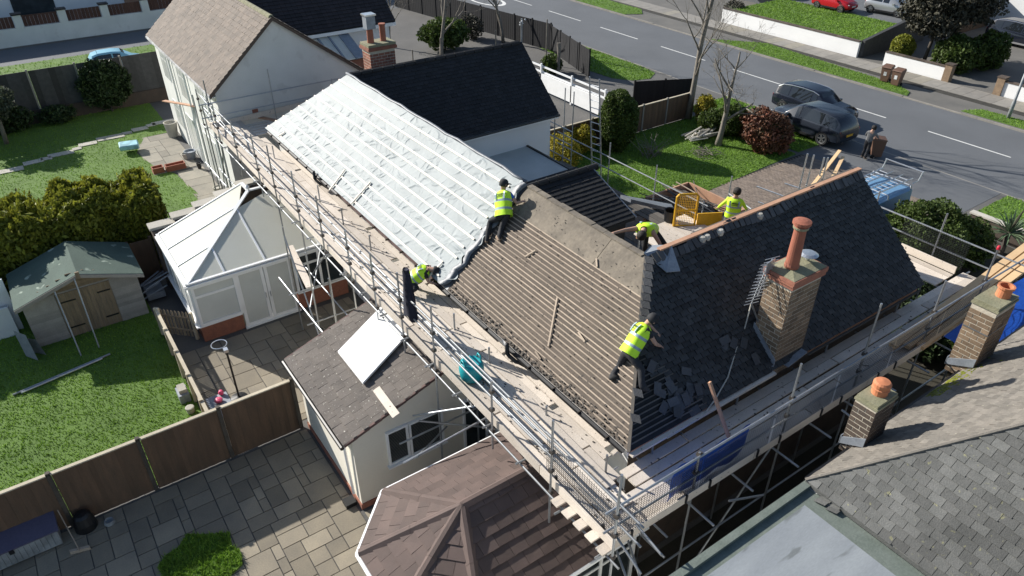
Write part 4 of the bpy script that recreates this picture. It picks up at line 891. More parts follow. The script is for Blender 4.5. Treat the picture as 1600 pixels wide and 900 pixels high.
# bridging tubes over the brown conservatory and raking tubes against the extension
for a_, b_ in (((-12.2,5.5,2.55),(-10.3,6.9,3.7)), ((-12.0,6.3,1.9),(-10.9,4.9,2.6)), ((-11.0,4.6,2.5),(-10.6,7.6,3.2)), ((-11.5,7.3,1.7),(-12.1,5.6,2.4)), ((-12.0,6.9,2.6),(-10.5,6.2,3.75)), ((-12.05,7.3,2.0),(-12.05,5.0,2.0))): tube('brace', a_, b_)
tube('standard', (-12.05,7.25,0), (-12.05,7.25,3.9))
tube('raker', (-5.9,6.4,3.6), (-5.0,6.1,3.3)); tube('raker', (-6.1,6.9,3.3), (-5.1,6.5,3.0)); tube('raker', (-5.7,6.6,DZ+.5), (-5.0,6.55,DZ+.45)); tube('raker', (-5.8,6.2,DZ+.42), (-5.05,6.15,DZ+.2))
# brick guards: wire mesh panels clipped to the rails
def guard(o, d, ht=.95, st=.066):
    o, d = Vector(o), Vector(d); u = d.normalized(); g = MB(); n_ = int(d.length/st)
    for i in range(n_+1): g.bar(o+u*i*st, o+u*i*st+Vector((0,0,ht)), .005, .005, up=u)
    k = 0
    while k*st*.8 < ht: g.bar(o+Vector((0,0,k*st*.8)), o+d+Vector((0,0,k*st*.8)), .006, .006); k += 1
    g.build('brick_guard', M['meshm'], sc)
    for t in (.15, .85): MB().ob(o+d*t-Vector((.02,.02,.05)), (.05,.0,0), (0,.05,0), (0,0,.2)).build('guard_clip', M['black'], sc)
guard((-7.9,6.29,DZ+.05), (2.0,0,0)); 
for y0 in (6.35, 8.4, 10.5, 12.6, 14.7, 16.8): guard((-5.83,y0,DZ+.02), (0,2.0,0))
guard((-9.0,20.3,DZ+.05), (1.9,0,0))
# return scaffold by the gable
for a_, b_ in (((-10.0,20.35,0),(-10.0,20.35,5.35)), ((-7.98,20.35,0),(-7.98,20.35,5.45))): tube('standard', a_, b_)
for z in (DZ+.5, DZ+.98): tube('guard_rail', (-10.4,20.33,z), (-5.6,20.33,z))
# scaffold against the far house gable
for y, zt_ in ((6.3,5.9), (8.9,5.9), (11.6,5.0)): tube('standard', (-30.6,y,0), (-30.6,y,zt_))
for z in (4.4, 4.95): tube('guard_rail', (-30.6,5.9,z), (-30.6,12.4,z))
MB().bar((-30.9,6.2,DZ-.1), (-30.9,12.3,DZ+.1), .05, .22).build('toe_board', M['board'], sc)
for x in (-30.2, -29.9, -29.6, -29.3, -29.0): brd((x,6.3,DZ-.05), (0,5.6,0), .22)
tube('brace', (-31.4,6.2,5.1), (-27.4,6.5,4.1)); tube('brace', (-31.4,6.2,4.5), (-28,6.4,3.6))
for x in (-31.3, -29.9): tube('standard', (x,5.9,0), (x,5.9,5.2))
tube('brace', (-30.9,6.1,.6), (-29,6.1,3.7)); tube('brace', (-29,5.9,2.0), (-32,5.9,2.0))
# front scaffold rails by the lawn
fsx = thing('front_scaffold', 'low tube scaffold with two rails in front of the courtyard lawn', 'scaffold', (-18, 18.4, 0))
for z in (3.0, 3.5): tube('guard_rail', (-23.0,18.3,z), (-14.6,18.3,z), par=fsx)
for x, zt_ in ((-22.6,3.2), (-19.7,4.1), (-17.15,4.1), (-14.8,3.6)): tube('standard', (x,18.3,0), (x,18.3,zt_), par=fsx)
for y in (17.55, 17.8, 18.05): MB().box(-22.6, -14.5, y, y+.22, 2.3, 2.34).build('board', M['darkbatten'], fsx)
tube('standard', (-13.3,17.6,0), (-13.3,17.6,5.3), par=fsx); tube('guard_rail', (-13.3,17.6,4.7), (-11.9,17.2,4.75), par=fsx); tube('guard_rail', (-13.3,17.6,4.2), (-11.9,17.2,4.3), par=fsx)
for x in (-24.2, -23.6): 
    for y in (18.6, 19.6): tube('standard', (x,y,0), (x,y,4.4+.4*(y > 19)), par=fsx)
for z in (1.6, 2.3, 3.0, 3.6): tube('ledger', (-24.5,18.6,z), (-22.4,18.6,z), par=fsx)
# poles standing upright behind the near wing, with white brackets
for i, (p, q) in enumerate((((1247,300),(1262,240)), ((1255,300),(1271,242)), ((1283,290),(1292,247)))):
    pass
# boarded platform inside the courtyard
dk = thing('work_platform', 'pale boarded work platform between the roof wings', 'platform', (-12.7, 15, 0))
for i in range(7): MB().box(-13.3, -11.0, 13.55+i*.3, 13.55+i*.3+.285, 4.52, 4.56).build('board', M['board'], dk)
for x, y in ((-13.2,13.7), (-13.2,15.5), (-12.3,15.5), (-12.3,13.7)): tube('standard', (x,y,0), (x,y,4.52), par=dk)
MB().box(-13.25,-13.2,13.6,15.6,4.4,4.52).build('bearer', M['redwood'], dk); MB().box(-12.3,-12.25,13.6,15.6,4.4,4.52).build('bearer', M['redwood'], dk)
gtp = Vector((-12.95, 14.8, 4.57))
ga = thing('ladder_gate', 'yellow mesh scaffold ladder gate on the boarded platform', 'gate', gtp)
ga_x = Vector((.35,.62,0)).normalized()
def gpt(u, z): return gtp+ga_x*u+Vector((0,0,z))
MB().path([gpt(0,0), gpt(0,.95), gpt(.06,1.02), gpt(.58,1.02), gpt(.64,.95), gpt(.64,0), gpt(0,.0)], .035, 7).build('frame', M['yellow'], ga)
MB().tube(gpt(0,.5), gpt(.64,.5), .03, 7).build('mid_rail', M['yellow'], ga)
g_ = MB()
for i in range(1, 12): g_.tube(gpt(i*.053,.05), gpt(i*.053,1.0), .005, 4)
for i in range(1, 18): g_.tube(gpt(.02,i*.056), gpt(.62,i*.056), .005, 4)
g_.build('wire_mesh', M['yellow'], ga)
MB().ob(gpt(.7,-.05), ga_x*.75, (0,0,.42), Vector((-.62,.35,0))*.05).build('kick_panel', M['yellow'], ga)
pr_ = MB().lathe((-13.25,14.95,4.57), [(.17,0),(.19,.35),(.2,.36),(.17,.34),(.15,.05)], 14).build('bucket', M['black'], org=(-13.25,14.95,4.57)); tag(pr_, 'black builders bucket beside the yellow ladder gate', 'bucket')
tag(MB().tube((-11.9,13.75,4.75), (-11.0,14.85,4.85), .09, 12).build('felt_roll', M['memdark'], smooth=False), 'dark roll of roofing felt on the platform behind the ridge', 'roll')
mp_ = thing('membrane_packs', 'dark sheet heaped at the edge of the low black roof', 'sheet', (-14.9, 15.9, 4.0))
MB().prism([(-15.7,15.2,4.25),(-14.2,16.0,4.3),(-13.7,15.6,4.45),(-14.9,14.9,4.5)], (0,0,.12)).build('folded_sheet', M['memdark'], mp_)
# pile of stripped battens and slates on the drive
pile = thing('batten_pile', 'heap of stripped battens and slates in a timber framed bay', 'pile', (-18, 22, 0))
for (x0,x1,y0,y1) in ((-19.5,-16.5,22.9,22.98), (-19.58,-19.5,20.4,22.9), (-16.5,-16.42,20.4,22.98)): MB().box(x0,x1,y0,y1,0,1.25).build('side_board', M['newwood'] if False else M['redwood'], pile)
for i in range(120):
    a_ = random.gauss(.15,.35); l_ = random.uniform(.8,2.4); c_ = Vector((random.uniform(-19.2,-16.8), random.uniform(20.7,22.7), random.uniform(.7,1.35))); d_ = Vector((math.cos(a_), math.sin(a_), random.uniform(-.1,.1)))*l_/2
    MB().bar(c_-d_, c_+d_, .04, .025).build('old_batten', random.choice([M['darkbatten'], M['darkbatten'], M['oldbatten']]), pile)
MB().box(-19.45,-16.55,20.5,22.85,0,.75).build('rubble', M['darkbatten'], pile)
db = MB()
for i in range(260):
    x, y = (random.uniform(-20,-6.2), random.uniform(6.35,7.85)) if i < 190 else (random.uniform(-7,-6), random.uniform(8,19)); s_ = random.uniform(.01,.035)
    db.ob((x,y,DZ+.008 if y < 7.5 and i < 190 else DZ-.02), (s_*random.uniform(.6,2),s_*random.uniform(-.5,.5),0), (s_*random.uniform(-.4,.4),s_,0), (0,0,s_*.5))
db.build('slate_crumbs', M['darkbatten'], sc, kind='stuff')
# --- planks, boxes and tools on the scaffold
def single(name, mb, m, label, cat, **k): return tag(mb.build(name, m, **k), label, cat)
tq = thing('timber_stack', 'stack of fresh orange sawn planks propped on the side scaffold', 'timber', (-5.9, 16, 4))
for i in range(3):
    for j in range(2):
        a_, b_ = Vector((-6.25+i*.2, 15.6+.25*i, DZ+.05+j*.05)), Vector((-6.35+i*.24, 22.6, DZ+.75+j*.05)); MB().bar(a_, b_, .19, .045).build('plank', M['newwood'], tq)
bt = MB(); n_ = 10
for i in range(n_):
    for j in range(5): bt.v.append((-5.62+.22*j+.03*math.sin(i+j), 16.6+i*.62, 4.25-.05*j+.09*i*.6+.04*math.sin(i*1.7+j*2)))
for i in range(n_-1):
    for j in range(4): bt.f.append((i*5+j,i*5+j+1,i*5+6+j,i*5+5+j)); bt.m.append(0)
single('tarpaulin', bt, M['bluetarp'], 'blue tarpaulin spread beneath the orange timber stack', 'tarpaulin', smooth=True)
sh = MB(); 
for i in range(14):
    for j in range(6): sh.v.append((-5.94-.02*math.sin(i*1.1+j)-.02*j, 7.75+i*.16+.02*math.sin(j*2), DZ+.95-.19*j+.03*math.sin(i*1.7+j)))
for i in range(13):
    for j in range(5): sh.f.append((i*6+j,i*6+j+1,i*6+7+j,i*6+6+j)); sh.m.append(0)
single('blue_sheet', sh, M['bluetarp'], 'blue plastic sheet tied behind the mesh guard near the corner', 'sheet', smooth=True)
single('orange_timber', MB().bar(PX(1107,597,-6.9), Vector((-6.1,9.75,DZ-.03)), .07, .05), M['redwood'], 'single reddish timber leaning on the side guard rail', 'timber')
p_ = P(256,158,5.15); single('pink_plank', MB().bar(PY(256,158,5.9), PX(440,190,-29.6), .2, .04), M['redwood'], 'long reddish plank laid across the guard rails by the gabled house', 'plank')
for i, (a_, b_) in enumerate((((1312,236),(1258,305)), ((1317,246),(1290,300)))):
    q_ = Vector((-13.4+.5*i, 21.3, .6)); e_ = PY(a_[0], a_[1], 24.5)
    b2_ = PY(b_[0], b_[1], 22.0); single('leaning_plank', MB().bar(b2_-(e_-b2_)*.5, e_, .12, .05), M['newwood'], ('longer orange plank standing up behind the wing ridge near the van', 'shorter orange plank standing up behind the wing ridge near the van')[i], 'plank')
bin_ = thing('tool_bag', 'round teal plastic tool tub with handles on the rear scaffold boards', 'tub', (-11.2, 6.62, DZ))
MB().lathe((-11.2,6.62,DZ+.01), [(.2,0),(.26,.06),(.29,.24),(.29,.36),(.26,.46),(.22,.49),(.19,.48),(.02,.44)], 20).build('tub', M['teal'], bin_, smooth=True)
for s_ in (-1, 1): MB().path([(-11.3, 6.62+.2*s_, DZ+.45), (-11.26, 6.62+.22*s_, DZ+.6), (-11.14, 6.62+.22*s_, DZ+.6), (-11.1, 6.62+.2*s_, DZ+.45)], .022, 7).build('handle', M['teal'], bin_, smooth=True)
# dark coat hanging from a standard
co = MB(); k_ = 14
for (z, a_, b_, dx) in ((5.72,.09,.07,0), (5.6,.11,.08,0), (5.4,.12,.09,.01), (5.2,.15,.1,.02), (5.0,.19,.11,.03), (4.75,.24,.12,.05), (4.5,.27,.13,.06), (4.35,.26,.12,.07)):
    for i in range(k_):
        t = 2*math.pi*i/k_; rr = 1+.16*math.sin(5*t+z*3); co.v.append((-13.67+dx+a_*math.cos(t)*rr, 6.27+.1+b_*math.sin(t)*rr, z+(.06*math.sin(3*t) if z < 4.6 else 0)))
for j in range(7):
    for i in range(k_): co.f.append((j*k_+i, j*k_+(i+1)%k_, (j+1)*k_+(i+1)%k_, (j+1)*k_+i)); co.m.append(0)
co.f.append(tuple(range(k_))); co.m.append(0)
single('hanging_coat', co, M['navy'], 'dark navy coat hung over a scaffold standard', 'coat', smooth=True)
# --- ladder and pavement side
def ladder(name, label, p, q, side, n=14, wd=.38):
    p, q, side = Vector(p), Vector(q), Vector(side).normalized()*wd/2; l_ = thing(name, label, 'ladder', p)
    for s_ in (-1, 1): MB().tube(p+side*s_, q+side*s_, .03, 6).build('stile', M['alu'], l_)
    for i in range(1, n): c_ = p.lerp(q, i/n); MB().tube(c_-side, c_+side, .018, 6).build('rung', M['alu'], l_)
    return l_
ladder('ladder', 'tall aluminium ladder leaning beside the black roofed far wing', (-22.1,20.0,0), (-21.9,19.2,5.9), (1,.2,0), 18, .5)

# ================================================================== FENCES, SHED, GARDEN THINGS
def panel_fence(name, label, p, q, n, ht, m, group=None, cap=None, post=True, postm=None, bw=.12, conc=0, side=None):
    p, q = Vector(p), Vector(q); f = thing(name, label, 'fence', p, group); d = (q-p)/n; u = d.normalized(); nn = Vector((-u.y,u.x,0))
    for i in range(n+1):
        if post: MB().ob(p+d*i-u*.05-nn*.05, u*.1, nn*.1, (0,0,ht+.06)).build('post', postm or M[m], f)
    for i in range(n):
        o = p+d*i+u*.06; L_ = d.length-.12
        if conc: MB().ob(o-nn*.025, u*L_, nn*.05, (0,0,conc)).build('gravel_board', M['kerbm'], f)
        k = int(L_/bw); 
        for j in range(k): MB().ob(o+u*(j*L_/k+.004)-nn*(.012+.006*(j%2)), u*(L_/k+.008), nn*.018, (0,0,ht-conc-.02)).build('fence_board', M[m], f) if not conc else MB().ob(o+u*(j*L_/k+.004)-nn*(.012+.006*(j%2))+Vector((0,0,conc)), u*(L_/k-.008), nn*.018, (0,0,ht-conc-.02)).build('fence_board', M[m], f)
        for z in (.25, ht*.55): MB().ob(o+nn*.02+Vector((0,0,z)), u*L_, nn*.03, (0,0,.06)).build('rail', M[m], f)
        if cap: MB().ob(o-u*.05-nn*.05+Vector((0,0,ht-.02)), u*(L_+.1), nn*.1, (0,0,.035)).build('capping_rail', M[cap], f)
    return f
panel_fence('panel_fence', 'tall brown panel fence with pale capping between lawn and patio', (-16.12,-6.2,0), (-16.12,3.75,0), 5, 1.8, 'fence', cap='fencecap', postm=M['barkd'])
panel_fence('panel_fence', 'grey fence panels between tall posts with climber', (-48.0,-8.6,.75), (-48.0,8.0,.75), 7, 2.15, 'slate', postm=M['kerbm'], bw=.3)
gw = thing('garden_wall', 'low brown brick wall beneath the grey fence panels', 'wall', (-48, 0, 0)); MB().box(-48.12,-47.88,-9,8,0,.75).build('brickwork', M['brickd'], gw)
panel_fence('panel_fence', 'wooden panel fence beside the clipped topiary bush', (-27.45,20.5,0), (-27.45,31.3,0), 6, 1.45, 'fence', cap='fencecap', postm=M['kerbm'])
panel_fence('panel_fence', 'short wooden fence between the shed and the conservatory', (-26.95,1.6,0), (-26.95,2.4,0), 1, 1.7, 'fence')
panel_fence('board_fence', 'long black boarded fence along the grass verge', (-62.0,30.4,0), (-42.9,33.2,0), 10, 1.9, 'fencedk')
panel_fence('board_fence', 'black boarded fence returning from the verge to the gate', (-42.8,33.2,0), (-36.4,31.4,0), 4, 1.8, 'fencedk')
panel_fence('board_gate', 'pair of dark boarded gates standing open by the pavement', (-30.2,29.6,0), (-28.6,32.9,0), 2, 1.7, 'fencedk')
# white rail fence
wf = thing('white_fence', 'white painted two rail fence with solid white panels', 'fence', (-35, 27.6, 0))
MB().box(-36.0,-30.4,27.1,27.16,.15,1.15).build('panel', M['upvc'], wf)
for z in (1.3, .95): MB().box(-39.5,-28.4,27.2,27.26,z+.2,z+.3).build('rail', M['upvc'], wf)
for x in (-39,-36,-33,-30,-28.5): MB().box(x,x+.1,27.1,27.2,0,1.75).build('post', M['upvc'], wf)
# picket fence around the conservatory patio
pk = thing('picket_fence', 'low picket fence enclosing the conservatory patio', 'fence', (-19.5, 1.6, 0))
def pickets(p, q, st=.135):
    p, q = Vector(p), Vector(q); n_ = int((q-p).length/st); d = (q-p)/n_; u = d.normalized(); nn = Vector((-u.y,u.x,0))
    for i in range(n_):
        o = p+d*i; s = MB(); s.add([o, o+u*.075, o+u*.075+nn*.018, o+nn*.018]+[x+Vector((0,0,.95)) for x in (o, o+u*.075, o+u*.075+nn*.018, o+nn*.018)]+[o+u*.0375+Vector((0,0,1.02)), o+u*.0375+nn*.018+Vector((0,0,1.02))], [(0,1,5,8,4),(3,2,6,9,7),(1,2,6,5),(3,0,4,7),(5,6,9,8),(4,7,9,8)])
        s.build('picket', M['picket'], pk)
    for z in (.25,.75): MB().ob(p+Vector((0,0,z))-nn*.03, q-p, nn*.03, (0,0,.06)).build('rail', M['picket'], pk)
    n2_ = max(1, round((q-p).length/1.5))
    for i in range(n2_+1): MB().ob(p+(q-p)*i/n2_-nn*.12-u*.04, u*.09, nn*.09, (0,0,1.08)).build('post', M['fencecap'], pk)
pickets((-23.1,1.62,0), (-16.3,1.62,0)); pickets((-23.1,1.66,0), (-22.2,2.5,0))
MB().box(-23.1,-16.3,1.53,1.63,1.0,1.03).build('top_rail', M['fencecap'], pk)
# shed
sd_ = thing('garden_shed', 'timber garden shed with green felt roof and brown double doors', 'shed', (-25.7, -.2, 0))
SX0, SX1, SY0, SY1, SZ = -26.9, -24.7, -2.0, 1.45, 1.75; SR = 2.35
SM = -.2
MB().prism([(SX0,SY0,0), (SX0,SY1,0), (SX0,SY1,SZ), (SX0,SM,SR-.05), (SX0,SY0,SZ)], (SX1-SX0,0,0)).build('shell', M['shedw'], sd_)
for i in range(12):
    z = i*.145
    for a_, b_ in ((SY0,-1.05), (.6,SY1)): MB().ob((SX1+.001,a_,z+.004), (.022,0,0), (0,b_-a_,0), (-.012,0,.14)).build('cladding_board', M['shedw'], sd_)
for i in range(12):
    y = -1.04+i*.136; MB().box(SX1+.004, SX1+.028, y+.004, y+.132, .03, 1.7).build('door_board', M['shedd'], sd_)
for y in (-1.0,.05): 
    for z in (.35,1.35): MB().box(SX1+.028, SX1+.045, y+(0 if y < 0 else .1), y+.5, z, z+.05).build('hinge', M['black'], sd_)
for y1 in (SY0-.2, SY1+.2):
    zz = SZ-.05; MB().prism([(SX0-.1,SM,SR), (SX1+.3,SM,SR), (SX1+.3,y1,zz), (SX0-.1,y1,zz)], (0,0,.035)).build('roof_felt', M['shedr'], sd_)
    MB().prism([(SX1+.31,SM,SR-.1), (SX1+.31,SM,SR+.02), (SX1+.31,y1,zz+.02), (SX1+.31,y1,zz-.1)], (.025,0,0)).build('barge_board', M['shedw'], sd_)
MB().box(SX1+.3, SX1+.36, SM-.06, SM+.06, SR-.12, SR+.12).build('finial', M['shedd'], sd_)
for i in range(5): MB().ob((SX1+.001, SY0+.25+i*.3, SZ+.02+i*.115), (.02,0,0), (0,SY1-SY0-.5-i*.6,0), (0,0,.11)).build('gable_board', M['shedd'], sd_)
for i, ((a_, b_), (c_, d_)) in enumerate((((85,455),(127,556)), ((115,433),(155,543)))):
    single('leaning_tube', MB().tube(PX(a_, b_, SX1+.3), P(c_, d_, .0), .025, 7), M['steel'], ('steel tube leaning on the sloping barge board of the shed', 'steel tube leaning on the gable peak of the shed')[i], 'tube')
single('long_tube', MB().tube(P(20,617,.04), P(172,553,.04), .035, 7), M['steel'], 'long steel tube lying across the shaded lawn', 'tube'); single('long_tube', MB().tube(P(33,614,.04), P(160,560,.04), .03, 7), M['alu'], 'shorter bright tube lying alongside the long lawn tube', 'tube')
hd = thing('white_doors', 'white double glazed door leaves stacked beside the shed', 'door', (-25.9,-2.9,0))
MB().box(-26.0,-25.9,-4.2,-2.45,0,1.1).build('door_leaf', M['upvc'], hd); MB().box(-26.3,-26.2,-4.2,-2.3,.0,2.0).build('door_leaf', M['upvc'], hd)
for i, c_ in enumerate((P(52,540,.3),)): 
    ai = thing('clothes_airer', 'folded grey board and airer leaning on the corner of the shed', 'airer', c_); MB().ob(c_-Vector((0,.3,.3)), (.5,.3,0), (-.25,-.05,.9), (.02,0,.02)).build('panel', M['lead'], ai); MB().ob(c_-Vector((.1,.1,.3)), (.4,.35,0), (-.1,-.1,.6), (.02,0,.02)).build('panel', M['greyp'], ai)
fc_ = thing('folding_chairs', 'heap of folded dark garden chairs behind the conservatory', 'chair', (-26.0,2.0,0))
for i in range(7):
    a_ = random.uniform(-.6,.6); c_ = Vector((-25.7+random.uniform(-.5,.5), 1.85+random.uniform(-.3,.3), .35+i*.06)); d_ = Vector((math.sin(a_)*.5, math.cos(a_)*.45, .12)); MB().tube(c_-d_, c_+d_, .03, 6).build('leg', M['lead'], fc_)
MB().box(-26.1,-25.3,1.6,2.2,.1,.34).build('seat', M['lead'], fc_)
# hoop post, table, storage box, broom, bowl
hp = thing('netball_post', 'black netball post with ring standing on the small patio', 'post', (-18.4,2.67,0))
MB().tube((-18.4,2.67,0), (-18.4,2.67,1.85), .03, 8).build('pole', M['black'], hp); MB().lathe((-18.4,2.67,0), [(.25,0),(.25,.03),(.05,.08)], 14).build('base', M['black'], hp)
MB().box(-18.48,-18.32,2.6,2.72,1.8,1.9).build('bracket', M['alu'], hp)
MB().path([(-18.72+.22*math.cos(2*math.pi*i/20), 2.67-.1+.22*math.sin(2*math.pi*i/20), 1.9) for i in range(21)], .014, 6).build('ring', M['alu'], hp)
MB().lathe((-18.72,2.57,1.6), [(.14,0),(.2,.28)], 14).build('net', M['meshm'], hp) if False else None
tb = thing('play_table', 'small grey play table with pink toys by the picket fence', 'table', (-17.9,2.0,0))
MB().box(-18.35,-17.3,1.75,2.35,.42,.47).build('top', M['lead'], tb)
for x in (-18.3,-17.4): 
    for y in (1.8,2.28): MB().box(x,x+.05,y,y+.05,0,.42).build('leg', M['lead'], tb)
single('pink_toy', MB().lathe((-18.0,2.05,.47), [(.03,0),(.1,.03),(.12,.07),(.1,.11),(.04,.13)], 12), M['pink'], 'large pink plastic toy on the small grey table', 'toy'); single('pink_ball', MB().lathe((-18.28,2.2,.47), [(.02,0),(.07,.03),(.08,.09),(.05,.15),(.01,.16)], 10), M['pink'], 'small pink ball at the corner of the grey table', 'toy')
gn = thing('garden_ornaments', 'pale boxes and pots beside the picket fence posts', 'boxes', (-19,1.3,0)); MB().box(-19.6,-19.1,1.15,1.45,.0,.3).build('box', M['lead'], gn); MB().box(-19.55,-19.2,1.2,1.42,.3,.42).build('lid', M['stone'], gn); MB().lathe((-18.6,1.3,0), [(.1,0),(.13,.2),(.1,.21)], 10).build('pot', M['stone'], gn)
sb = thing('storage_box', 'grey garden storage box with purple lid against the fence', 'box', (-16.0,-3.3,0))
st_ = Vector((-15.55,-2.5,0)); MB().box(-16.45,-15.6,-4.4,-2.5,.04,.52).build('body', M['greyp'], sb)
for i in range(16): MB().box(-15.6,-15.585,-4.36+i*.116,-4.36+i*.116+.1,.06,.5).build('board', M['greyp'], sb)
MB().prism([(-16.5,-4.45,.52), (-15.55,-4.45,.52), (-15.55,-4.45,.56), (-16.1,-4.45,.7), (-16.5,-4.45,.68)], (0,2.0,0)).build('lid', M['purple'], sb); MB().box(-15.56,-15.53,-3.5,-3.4,.42,.54).build('latch', M['black'], sb)
br = thing('broom', 'long handled broom lying on the shaded patio', 'broom', (-15.1,-2.2,0)); MB().tube((-16.0,-2.35,.75), (-15.1,-2.2,.07), .014, 7).build('handle', M['oldbatten'], br); MB().ob((-15.25,-2.4,.0), (.08,0,0), (.12,.42,0), (0,0,.09)).build('head', M['oldbatten'], br)
single('dog_bowl', MB().lathe((-15.65,-1.45,.0), [(.13,0),(.11,.09),(.095,.09),(.08,.03),(.01,.03)], 16), M['greyp'], 'small round white bowl on the dark patio slabs', 'bowl')
single('dark_container', MB().lathe((-15.85,-1.95,.0), [(.26,0),(.25,.2),(.2,.42),(.14,.48),(.01,.5)], 16), M['black'], 'rounded black container in the shade of the fence', 'bin')  # rounded dark container of unclear use
# garden of the gabled house
single('paddling_tray', MB().prism([(-41.1,3.6,.2),(-40.3,3.5,.2),(-40.1,4.4,.2),(-40.9,4.5,.2)], (0,0,.25)), M['sky_bl'], 'pale blue plastic tray on the lawn edge by the slabs', 'tray', bevel=.05)
for i, (y, lab) in enumerate(((4.35,'shorter terracotta trough planter at the lawn corner'), (4.95,'longer terracotta trough planter beside the lawn strip'))):
    t_ = MB(); t_.box(-37.2+.1*i,-36.9+.1*i,y,y+(.45 if i == 0 else .85),0,.04); 
    for b_ in ((-37.25,-37.2,0,.28), (-36.9,-36.85,0,.28)): t_.box(b_[0]+.1*i,b_[1]+.1*i,y-.03,y+(.48 if i == 0 else .88),0,.28)
    t_.box(-37.2+.1*i,-36.9+.1*i,y-.03,y,0,.28); t_.box(-37.2+.1*i,-36.9+.1*i,y+(.45 if i == 0 else .85),y+(.48 if i == 0 else .88),0,.28); single('trough_planter', t_, M['terracotta'], lab, 'planter')
for i, (a_, b_, r_, hh, m_, lab) in enumerate(((355,296,.22,.25,'stone','round pale stone pot near the parapet wall'), (308,245,.3,.4,'lead','dark blue round pot against the sunlit wall'), (292,248,.2,.3,'stone','small pale pot next to the dark blue pot'), (275,212,.35,.8,'stone','pale stone urn at the corner of the sunlit wall'), (318,262,.12,.3,'black','black watering can beside the house wall'))):
    c_ = P(a_, b_); c_.y = min(c_.y, 6.35); single('garden_pot', MB().lathe((c_.x,c_.y,0), [(r_*.7,0),(r_,hh),(r_*.85,hh),(r_*.75,hh*.8)], 14), M[m_], lab, 'pot')
# buildings and walls by the side road, upper left
bw_ = thing('boundary_wall', 'white boundary wall with pillars and brown slatted infill panels', 'wall', (-67, 3, 0))
MB().box(-67.2,-66.8,-16,30,-.1,1.25).build('wall', M['whiteold'], bw_)
for i in range(10):
    y = -10.2+i*2.95
    MB().box(-67.25,-66.75,y,y+.55,1.25,2.15).build('pillar', M['whiteold'], bw_); MB().box(-67.35,-66.65,y-.08,y+.63,2.15,2.25).build('pillar_cap', M['slate2'], bw_)
    for j in range(9): MB().box(-67.02,-66.97,y+.58+j*.26,y+.58+j*.26+.245,1.27,2.05).build('infill_board', mat('red_brown_slats', (.10,.045,.03), .85, (.07,.033,.024), 3, 1, var=.15), bw_)
wb = thing('white_building', 'white walled building with brown door behind the boundary wall', 'building', (-73, 5, 0))
MB().box(-80,-73,-20,40,0,6).build('wall', M['white'], wb); MB().box(-73,-72.95,10.2,12.6,0,2.6).build('door', M['redwood'], wb); MB().box(-73,-72.96,2,5,.8,2.2).build('window', M['glass'], wb)
# garden walls over the road
def white_wall(name, label, x0, x1, y, ht, piers=()):
    o = thing(name, label, 'wall', (x0, y, 0)); MB().box(x0,x1,y,y+.22,-.05,ht).build('wall', M['white'], o)
    n_ = int((x1-x0)/.45)
    for i in range(n_): MB().box(x0+i*(x1-x0)/n_+.005,x0+(i+1)*(x1-x0)/n_-.005,y-.04,y+.27,ht,ht+.07).build('coping_brick', M['brickd'], o)
    for x in piers: MB().box(x,x+.45,y-.1,y+.35,-.05,ht+.2).build('brick_pier', M['brickm'], o); MB().box(x-.04,x+.49,y-.14,y+.39,ht+.2,ht+.27).build('pier_cap', M['brickd'], o)
    return o
white_wall('garden_wall', 'long white garden wall retaining the raised lawn over the road', -41.5, -29.0, 49.85, 1.05)
white_wall('garden_wall', 'short white garden wall with brick pier beside the brown bins', -26.9, -22.75, 49.75, .85, (-22.7,))
white_wall('garden_wall', 'white garden wall with brick pier beyond the shaded driveway', -19.0, -6, 49.75, .85, (-19.45,))
rw = thing('ramp_wall', 'dark sloping wall beside the sunken side path', 'wall', (-29,50,0)); MB().prism([(-29.0,50.1,0), (-29.0,58,0), (-29.0,58,2.3), (-29.0,50.1,1.15)], (.25,0,0)).build('wall', M['slate'], rw)
white_wall('garden_wall', 'low grey wall turning the corner at the crossover', -41.6, -41.3, 49.9, 1.0) if False else None
hg = thing('white_garage', 'white house wall with garage door behind the parked dark car', 'house', (-22, 68, 0))
MB().box(-29,-8,66.5,74,0,6).build('wall', M['white'], hg); gd = MB().box(-25.2,-20.5,66.4,66.5,0,2.3).build('garage_door', M['upvc'], hg)
for i in range(8): MB().box(-25.15,-20.55,66.37,66.4,.05+i*.28,.05+i*.28+.26).build('door_panel', M['upvc'], gd)
MB().box(-29.3,-28.2,60,66.4,0,2.6).build('timber_screen', M['fence'], hg)
# lamp post
lp = thing('lamp_post', 'pale grey street lamp post on the grass verge over the road', 'lamp post', (-16.8,46.15,0))
MB().lathe((-16.8,46.15,0), [(.1,0),(.1,1.0),(.075,1.05),(.05,6)], 12).build('column', M['greyp'], lp, smooth=True); MB().path([(-16.8,46.15,5.9),(-16.8,46.0,6.2),(-16.8,45.2,6.35)], .04, 8).build('arm', M['greyp'], lp); MB().box(-16.95,-16.65,44.6,45.3,6.28,6.4).build('lamp_head', M['greyp'], lp)
